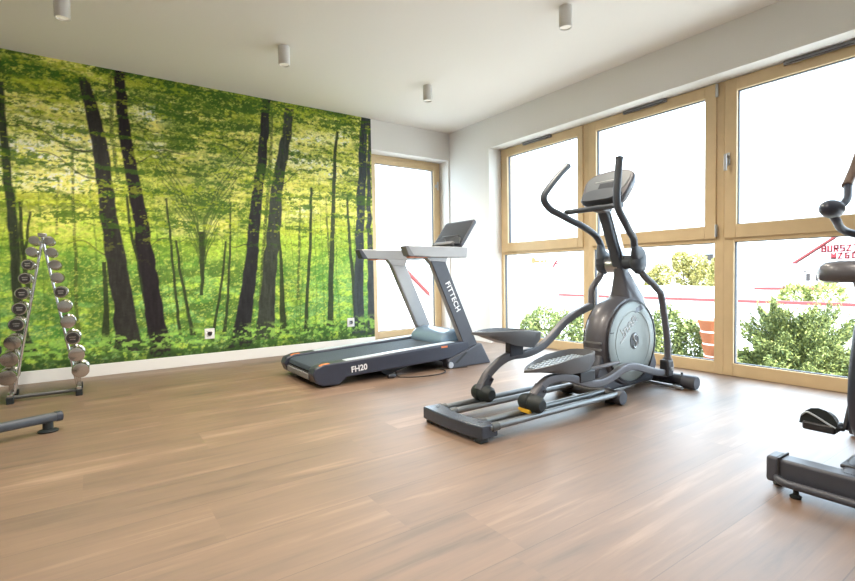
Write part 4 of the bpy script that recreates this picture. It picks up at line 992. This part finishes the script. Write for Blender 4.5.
# ---------------------------------------------------------------- dumbbell rack at the left edge
def rack():
    t = root('dumbbell_rack', 'chrome A-shaped dumbbell stand in front of the mural at the left edge', 'dumbbell rack', (-4.35, -.69, 0))
    LB, RB, LT, RT = (-4.523, .05), (-4.150, .05), (-4.318, 1.20), (-4.328, 1.20)
    for (x0, z0), (x1, z1) in ((LB, LT), (RB, RT)):
        bm = NB(); sweep(bm, [(x0, -.655, z0), (x1, -.655, z1)], rrect(.028, .020, 3), n=1); po = emit('post', bm, M['chrome'], t)
    bm = NB(); box(bm, -4.350, -4.296, -.675, -.635, 1.185, 1.215); emit('top_cap', bm, M['dchrome'], t, bevel=.006)
    bm = NB(); tube(bm, [(-4.535, -.70, .030), (-4.140, -.70, .030)], .014, n=1); emit('cross_bar', bm, M['rail'], t)
    for x in (-4.535, -4.140):
        bm = NB(); box(bm, x - .014, x + .014, -.78, -.46, .040, .068); fo = emit('foot_beam', bm, M['dchrome'], t, bevel=.004)
        for y in (-.77, -.47):
            bm = NB(); box(bm, x - .021, x + .021, y - .022, y + .022, 0, .048); emit('foot_cap', bm, M['rubber'], fo, bevel=.004)
        bm = NB(); box(bm, x - .015, x + .015, -.675, -.635, .06, .12); emit('joint', bm, M['dchrome'], fo)
    left = [(-4.546, .186), (-4.530, .315), (-4.508, .430), (-4.483, .556), (-4.462, .668), (-4.446, .775), (-4.425, .882), (-4.407, .980), (-4.383, 1.073), (-4.366, 1.155)]
    right = [(-4.126, .187), (-4.147, .308), (-4.165, .433), (-4.190, .554), (-4.206, .670), (-4.225, .779), (-4.241, .883), (-4.252, .978), (-4.269, 1.070), (-4.280, 1.155)]
    words = ['lowest dumbbell', 'second dumbbell from the bottom', 'third dumbbell from the bottom', 'fourth dumbbell from the bottom', 'fifth dumbbell from the bottom',
             'fifth dumbbell from the top', 'fourth dumbbell from the top', 'third dumbbell from the top', 'second dumbbell from the top', 'topmost dumbbell']
    # pegs
    for side, L_ in ((-1, left), (1, right)):
        for k, (x, z) in enumerate(L_):
            hr = .0135; 
            bm = NB(); tube(bm, [(x - side * .036, -.655, z - .026), (x - side * .005, -.655, z - .0215), (x + side * .020, -.655, z - .010)], .0065, seg=8)
            emit('cradle', bm, M['dchrome'], t)
    darkl, darkr = (3, 4, 5, 6, 7), (2, 5)
    for side, L_, dark in ((-1, left, darkl), (1, right, darkr)):
        for k, (x, z) in enumerate(L_):
            R = .0565 - .0026 * k; hl = .05 - .0012 * k; gap = .070
            face = 'with a dark face plate' if k in dark else 'with plain round heads'
            lab = 'chrome %s in the %s column, %s' % (words[k], 'left' if side < 0 else 'right', face)
            if k not in dark: lab = 'all-chrome %s in the %s column of the stand' % (words[k], 'left' if side < 0 else 'right')
            o = root('dumbbell', lab, 'dumbbell', (x, -.655, z - .0), 'chrome dumbbells on the stand')
            for s in (-1, 1):
                a = -.655 + s * gap
                bm = NB(); lathe(bm, [(0, 0), (R * .55, 0), (R * .80, s * .004), (R, s * .014), (R, s * (hl - .010)), (R * .93, s * hl), (R * .80, s * (hl + .001)), (0, s * (hl + .001))], (x, a, z), 'y', 28)
                hd = emit('head', bm, M['dchrome'], o)
                if s < 0:
                    if k in dark:
                        bm = NB(); lathe(bm, [(0, -.002), (R * .76, -.002), (R * .78, 0)], (x, a + s * (hl + .0012), z), 'y', 24); fp = emit('face_plate', bm, M['label'], hd)
                        bm = NB(); box(bm, x - R * .40, x + R * .40, a + s * (hl + .0042), a + s * (hl + .003), z + .004, z + .011); box(bm, x - R * .34, x + R * .34, a + s * (hl + .0042), a + s * (hl + .003), z - .012, z - .005)
                        emit('face_mark', bm, M['dchrome'], fp)
            bm = NB(); tube(bm, [(x, -.655 - gap, z), (x, -.655 + gap, z)], .0135, n=1); emit('handle', bm, M['chrome'], o)
rack()

# ---------------------------------------------------------------- bench foot at the left edge
def bench():
    t = root('workout_bench', 'grey bench stabiliser bar on a round foot at the lower left edge', 'bench', (-4.54, -1.81, 0))
    e0, e1 = Vector((-4.218, -1.702, .078)), Vector((-4.865, -1.918, .078))
    bm = NB(); sweep(bm, [e0, e1], rrect(.062, .050, 3), n=1, ); st = emit('stabilizer_bar', bm, M['tubegrey'], t)
    d = (e1 - e0).normalized()
    bm = NB(); sweep(bm, [e0 - d * .012, e0 - d * .006, e0 + d * .022], rrect(.068, .056, 3), [.7, 1, 1], n=1); emit('end_cap', bm, M['endbar'], st)
    for q in (e0 + d * .058, e1 - d * .058):
        bm = NB(); lathe(bm, [(.048, 0), (.050, .007), (.040, .013), (.026, .016), (.025, .06)], (q.x, q.y, 0), 'z', 28); emit('round_foot', bm, M['rubber'], st)
    c = (e0 + e1) / 2; n = Vector((-d.y, d.x, 0)); n = -n if n.y < 0 else n
    f = c + n * 1.0
    bm = NB(); sweep(bm, [c + Vector((0, 0, .02)), c + n * .12 + Vector((0, 0, .30)), f + Vector((0, 0, .36))], rrect(.05, .05, 5), n=3); emit('frame', bm, M['charcoal'], t)
    bm = NB(); sweep(bm, [f + Vector((0, 0, .36)), f + n * .03 + Vector((0, 0, .0))], rrect(.05, .05, 5), n=1); emit('leg', bm, M['charcoal'], t)
    bm = NB(); sweep(bm, [c + n * .16 + Vector((0, 0, .40)), f + Vector((0, 0, .42))], rrect(.26, .06, 5), n=1); emit('pad', bm, M['black'], t)
bench()

# ---------------------------------------------------------------- outdoors
GZ = -0.75
bm = NB(); box(bm, TH, 40, -30, 40, GZ - .2, GZ); box(bm, -12, TH, TH, 40, GZ - .2, GZ); struct(emit('ground', bm, M['paving']))

def leaf_mesh(name, pts, nrm, size, aspect, material, parent, seed):
    rng = np.random.default_rng(seed); n = len(pts)
    a = rng.normal(size=(n, 3)); a = a + nrm * 1.2; a /= np.linalg.norm(a, axis=1)[:, None]
    b = np.cross(a, rng.normal(size=(n, 3))); b /= np.linalg.norm(b, axis=1)[:, None]
    s = size * rng.uniform(.6, 1.4, (n, 1)); w = s * aspect
    off = np.array(OFF[parent.name])
    P = np.stack([pts - a * s * .5 , pts - b * w * .5 + a * s * .05, pts + a * s * .5, pts + b * w * .5 + a * s * .05], 1) - off
    me = bpy.data.meshes.new(name)
    me.vertices.add(n * 4); me.vertices.foreach_set('co', P.ravel())
    me.loops.add(n * 4); me.loops.foreach_set('vertex_index', np.arange(n * 4, dtype=np.int32))
    me.polygons.add(n); me.polygons.foreach_set('loop_start', np.arange(0, n * 4, 4, dtype=np.int32))
    me.update(calc_edges=True); me.materials.append(material)
    o = bpy.data.objects.new(name, me); o.parent = parent; COL.objects.link(o)
    return o
def blob_points(blobs, per, seed):
    rng = np.random.default_rng(seed); P, Nn = [], []
    for (x, y, z, rx, ry, rz) in blobs:
        d = rng.normal(size=(per, 3)); d /= np.linalg.norm(d, axis=1)[:, None]
        r = rng.uniform(.45, 1.05, (per, 1)) ** .5
        P.append(np.array((x, y, z)) + d * r * np.array((rx, ry, rz))); Nn.append(d)
    return np.vstack(P), np.vstack(Nn)
def bush(name, label, cat, x, y, z0, blobs, per, size, aspect, material, seed, stem=.03, group=None):
    t = root(name, label, cat, (x, y, z0), group)
    p_, n_ = blob_points(blobs, per, seed)
    leaf_mesh('foliage', p_, n_, size, aspect, material, t, seed + 1)
    rng = random.Random(seed)
    bm = NB()
    for b in blobs:
        if rng.random() < .6 or len(blobs) < 5:
            tube(bm, [(x + rng.uniform(-.05, .05), y + rng.uniform(-.05, .05), z0), ((x + b[0]) / 2, (y + b[1]) / 2, (z0 + b[2]) / 2 + .05), (b[0], b[1], b[2])], stem, n=3, seg=6, scale=[1, .7, .3])
    emit('stems', bm, M['bark'], t)
# spreading juniper right outside the third window: layered feathery sprays
def juniper(x, y, seed, label, rx, ry, top):
    t = root('juniper_bush', label, 'bush', (x, y, GZ), 'bushes outside the windows')
    rng = np.random.default_rng(seed)
    P, Nn, stems = [], [], []
    for k in range(110):
        a = rng.uniform(0, 2 * math.pi); f = rng.uniform(.15, 1.0) ** .6
        zt = GZ + (top - GZ) * (1 - .62 * f * f) * rng.uniform(.5, 1.0)
        e = np.array((x + math.cos(a) * rx * f, y + math.sin(a) * ry * f, zt))
        s = np.array((x + math.cos(a) * .05, y + math.sin(a) * .05, GZ + .1 + .4 * (zt - GZ)))
        stems.append((s, e))
        dv = e - s; side = np.cross(dv, (0, 0, 1.0)); side /= np.linalg.norm(side) + 1e-6
        m_ = 620
        u = rng.uniform(.25, 1.05, m_); w = (1.05 - u) * .55 + .06
        q = s + dv * u[:, None] + side * (rng.normal(0, 1, m_) * w * .30)[:, None] + np.array((0, 0, 1.)) * (rng.normal(0, .035, m_))[:, None]
        P.append(q); Nn.append(np.tile(dv / (np.linalg.norm(dv) + 1e-6), (m_, 1)) * 1.5)
    leaf_mesh('foliage', np.vstack(P), np.vstack(Nn), .040, .36, M['juniper'], t, seed + 1)
    bm = NB()
    for s, e in stems[::2]: tube(bm, [(x, y, GZ), s, e], .012, n=2, seg=5, scale=[1.6, .9, .3])
    emit('stems', bm, M['bark'], t)
juniper(2.75, -3.10, 21, 'spreading yellow-green juniper bush behind the lower right window pane', .82, .84, .62)
bush('garden_bush', 'light green leafy bush behind the lower left window pane', 'bush', 3.1, .95, GZ, [(3.1, .55, -.25, .3, .35, .42), (3.1, 1.1, -.2, .3, .35, .42), (3.2, 1.55, -.35, .25, .2, .38), (3.1, .15, -.22, .3, .3, .45)], 2200, .055, .5, M['hedge'], 31, group='bushes outside the windows')
bush('garden_bush', 'light green leafy bush between the elliptical trainer and the orange pot', 'bush', 3.0, -1.25, GZ, [(3.0, -1.0, -.2, .28, .26, .45), (3.05, -1.35, -.1, .28, .25, .45), (3.1, -1.65, -.25, .25, .2, .4), (3.1, -.6, -.2, .3, .3, .45)], 2200, .055, .5, M['hedge'], 37, group='bushes outside the windows')
bush('garden_bush', 'small yellow-green shrub in front of the gabled building', 'bush', 10.1, -.9, GZ, [(10.1, -.7, .1, .3, .35, .4), (10.1, -1.3, .15, .3, .4, .4)], 900, .09, .5, M['lowgreen'], 39, group='bushes outside the windows')
# tiered terracotta planter
t = root('terracotta_planter', 'orange tiered terracotta planter outside the middle window', 'planter', (2.95, -2.07, GZ))
for k in range(5):
    z0 = GZ + .10 + k * .168; r0, r1 = .075 + .024 * k, .105 + .026 * k
    bm = NB(); lathe(bm, [(r0, 0), (r0 + .004, .02), (r1, .130), (r1 + .004, .148), (r1 - .02, .148)], (2.95, -2.07, z0), 'z', 28); emit('tier', bm, M['pot'], t)
    bm = NB(); lathe(bm, [(r1 - .012, .146), (r1 - .010, .170)], (2.95, -2.07, z0), 'z', 24)
    if k < 4: emit('band', bm, M['outwall'], t)
    else: bm.free()
bm = NB(); lathe(bm, [(.11, 0), (.11, .03), (.07, .05), (.07, .12)], (2.95, -2.07, GZ), 'z', 24); emit('base', bm, M['pot'], t)

# low white wall with a red coping
t = root('garden_wall', 'low white garden wall with red coping across the view', 'wall', (9.1, 1.5, GZ))
bm = NB(); box(bm, 9.05, 9.25, -3.2, 7.0, GZ, .03); emit('wall_body', bm, M['outwall'], t)
bm = NB(); box(bm, 9.0, 9.3, -3.2, 5.7, .03, .095); emit('coping', bm, M['coping'], t)
t = root('annex', 'flat white annex with a pink roof edge left of the gabled building', 'building', (12.5, 1.5, GZ))
bm = NB(); box(bm, 11.5, 13.5, -.6, 5.0, GZ, .26); emit('wall', bm, M['outwall'], t)
bm = NB(); box(bm, 11.4, 13.6, -.7, .7, .26, .32); emit('roof_edge', bm, M['coping'], t)
bm = NB(); box(bm, 11.4, 13.6, .9, 3.3, .20, .25); emit('roof_edge', bm, M['pinkwall'], t)
# gabled building with red verge and lettering
t = root('gabled_building', 'white gabled building with red roof edge and red lettering at the right', 'building', (16, -3.6, GZ))
RID = (-3.7, 4.15); EV = (.50, 1.00)
bm = NB(); prism(bm, [(EV[0], GZ), (EV[0], EV[1]), RID, (-7.9, EV[1]), (-7.9, GZ)], 14.0, 22.0, 'x'); wl = emit('wall', bm, M['outwall'], t)
for a, b in (((.60, .97), RID), ((-8.0, .97), RID)):
    dv = Vector((b[0] - a[0], b[1] - a[1])).normalized(); nn = Vector((-dv.y, dv.x)); nn = nn if nn.y > 0 else -nn
    bm = NB(); prism(bm, [a, b, (b[0] + nn.x * .055, b[1] + nn.y * .055), (a[0] + nn.x * .055, a[1] + nn.y * .055)], 13.93, 22.2, 'x'); emit('roof', bm, M['redroof'], t)
block_sign('BURSZTY', .165, .146, .040, 13.985, -.115, 1.325, wl)
block_sign('WZGÓ', .145, .160, .040, 13.985, -.350, 1.115, wl)
for y, z, w_, h_ in ((.22, .45, .10, .22), (.0, .45, .06, .22), (-.12, .46, .05, .2), (-.36, .40, .08, .2), (-.48, .40, .08, .2), (-.98, .40, .1, .2), (.30, .72, .05, .05)):
    bm = NB(); box(bm, 13.97, 14.02, y - w_ / 2, y + w_ / 2, z, z + h_); emit('window', bm, M['darkglass'], wl)
# large white building behind the first window
t = root('white_building', 'large bright white building filling the left windows', 'building', (15, 9.5, GZ))
bm = NB(); box(bm, 14.2, 22, 7.2, 16, GZ, 5.5); wl = emit('wall', bm, M['outwall'], t)
bm = NB(); ring = [(11.57 + .14 * math.cos(a), 1.42 + .15 * math.sin(a)) for a in np.linspace(0, 2 * math.pi, 25)[:-1]]; prism(bm, ring, 14.17, 14.2, 'x'); emit('sign', bm, M['signorange'], wl)
bm = NB()
for y, w_ in ((11.30, .26), (11.0, .16), (10.78, .10), (10.52, .06)): box(bm, 14.17, 14.2, y - w_ / 2, y + w_ / 2, 1.30, 1.42)
emit('sign_bar', bm, M['signorange'], wl)
bm = NB(); prism(bm, [(10.38, 1.02), (10.31, 1.02), (10.05, 1.34), (10.12, 1.38), (10.22, 1.28)], 14.16, 14.2, 'x'); box(bm, 14.16, 14.2, 10.0, 10.2, 1.20, 1.25); emit('red_emblem', bm, M['signred'], wl)
# far block with grey windows, trees in front
t = root('apartment_block', 'far pale flat-roofed block behind the yellowing trees', 'building', (27, 10, GZ))
bm = NB(); box(bm, 25, 30, 7.0, 13.5, GZ, 1.86); wl = emit('wall', bm, M['greywall'], t)
bm = NB(); box(bm, 24.9, 30.1, 6.9, 13.6, 1.86, 1.96); emit('roof', bm, M['greywall'], t)
for y in (8.2, 9.4, 10.6, 11.8):
    for z in (1.32, .72):
        bm = NB(); box(bm, 24.96, 25.02, y - .22, y + .22, z, z + .36); emit('window', bm, M['darkglass'], wl)
bush('yellowing_tree', 'tall tree with yellowing leaves behind the elliptical trainer, centre one of three', 'tree', 17.4, 5.6, GZ, [(17.4, 5.65, .7, .5, .58, .72), (17.4, 5.2, .9, .5, .53, .62), (17.4, 5.85, 1.2, .42, .42, .48), (17.4, 5.0, .5, .5, .53, .53)], 1100, .11, .6, M['autumn'], 51, .05, 'trees in front of the far block')
bush('yellowing_tree', 'smaller tree with yellowing leaves just right of the pivot of the elliptical trainer', 'tree', 16, 6.0, GZ, [(16, 6.0, .6, .45, .45, .55), (16, 6.3, .4, .4, .4, .5)], 1000, .11, .6, M['autumn'], 53, .05, 'trees in front of the far block')
bush('yellowing_tree', 'slim yellowing tree beside the window post, rightmost of three', 'tree', 14.9, 3.26, GZ, [(14.9, 3.26, .55, .38, .26, .52), (14.9, 3.22, 1.0, .28, .2, .33)], 1000, .11, .6, M['autumn'], 55, .05, 'trees in front of the far block')
# neighbouring house seen through the tall window in the mural wall
t = root('neighbour_house', 'pale house with a red sloping roof edge behind the tall left window', 'building', (2, 7, GZ))
bm = NB(); prism(bm, [(-3, GZ), (-3, 2.2), (1.6, 2.2), (4.6, -.45), (4.6, GZ)], 6.0, 11.0, 'y'); emit('wall', bm, M['pinkwall'], t)
bm = NB(); prism(bm, [(2.9, 1.08), (4.2, -.09), (4.225, -.065), (2.925, 1.105)], 5.85, 11.0, 'y'); emit('roof_edge', bm, M['redroof'], t)
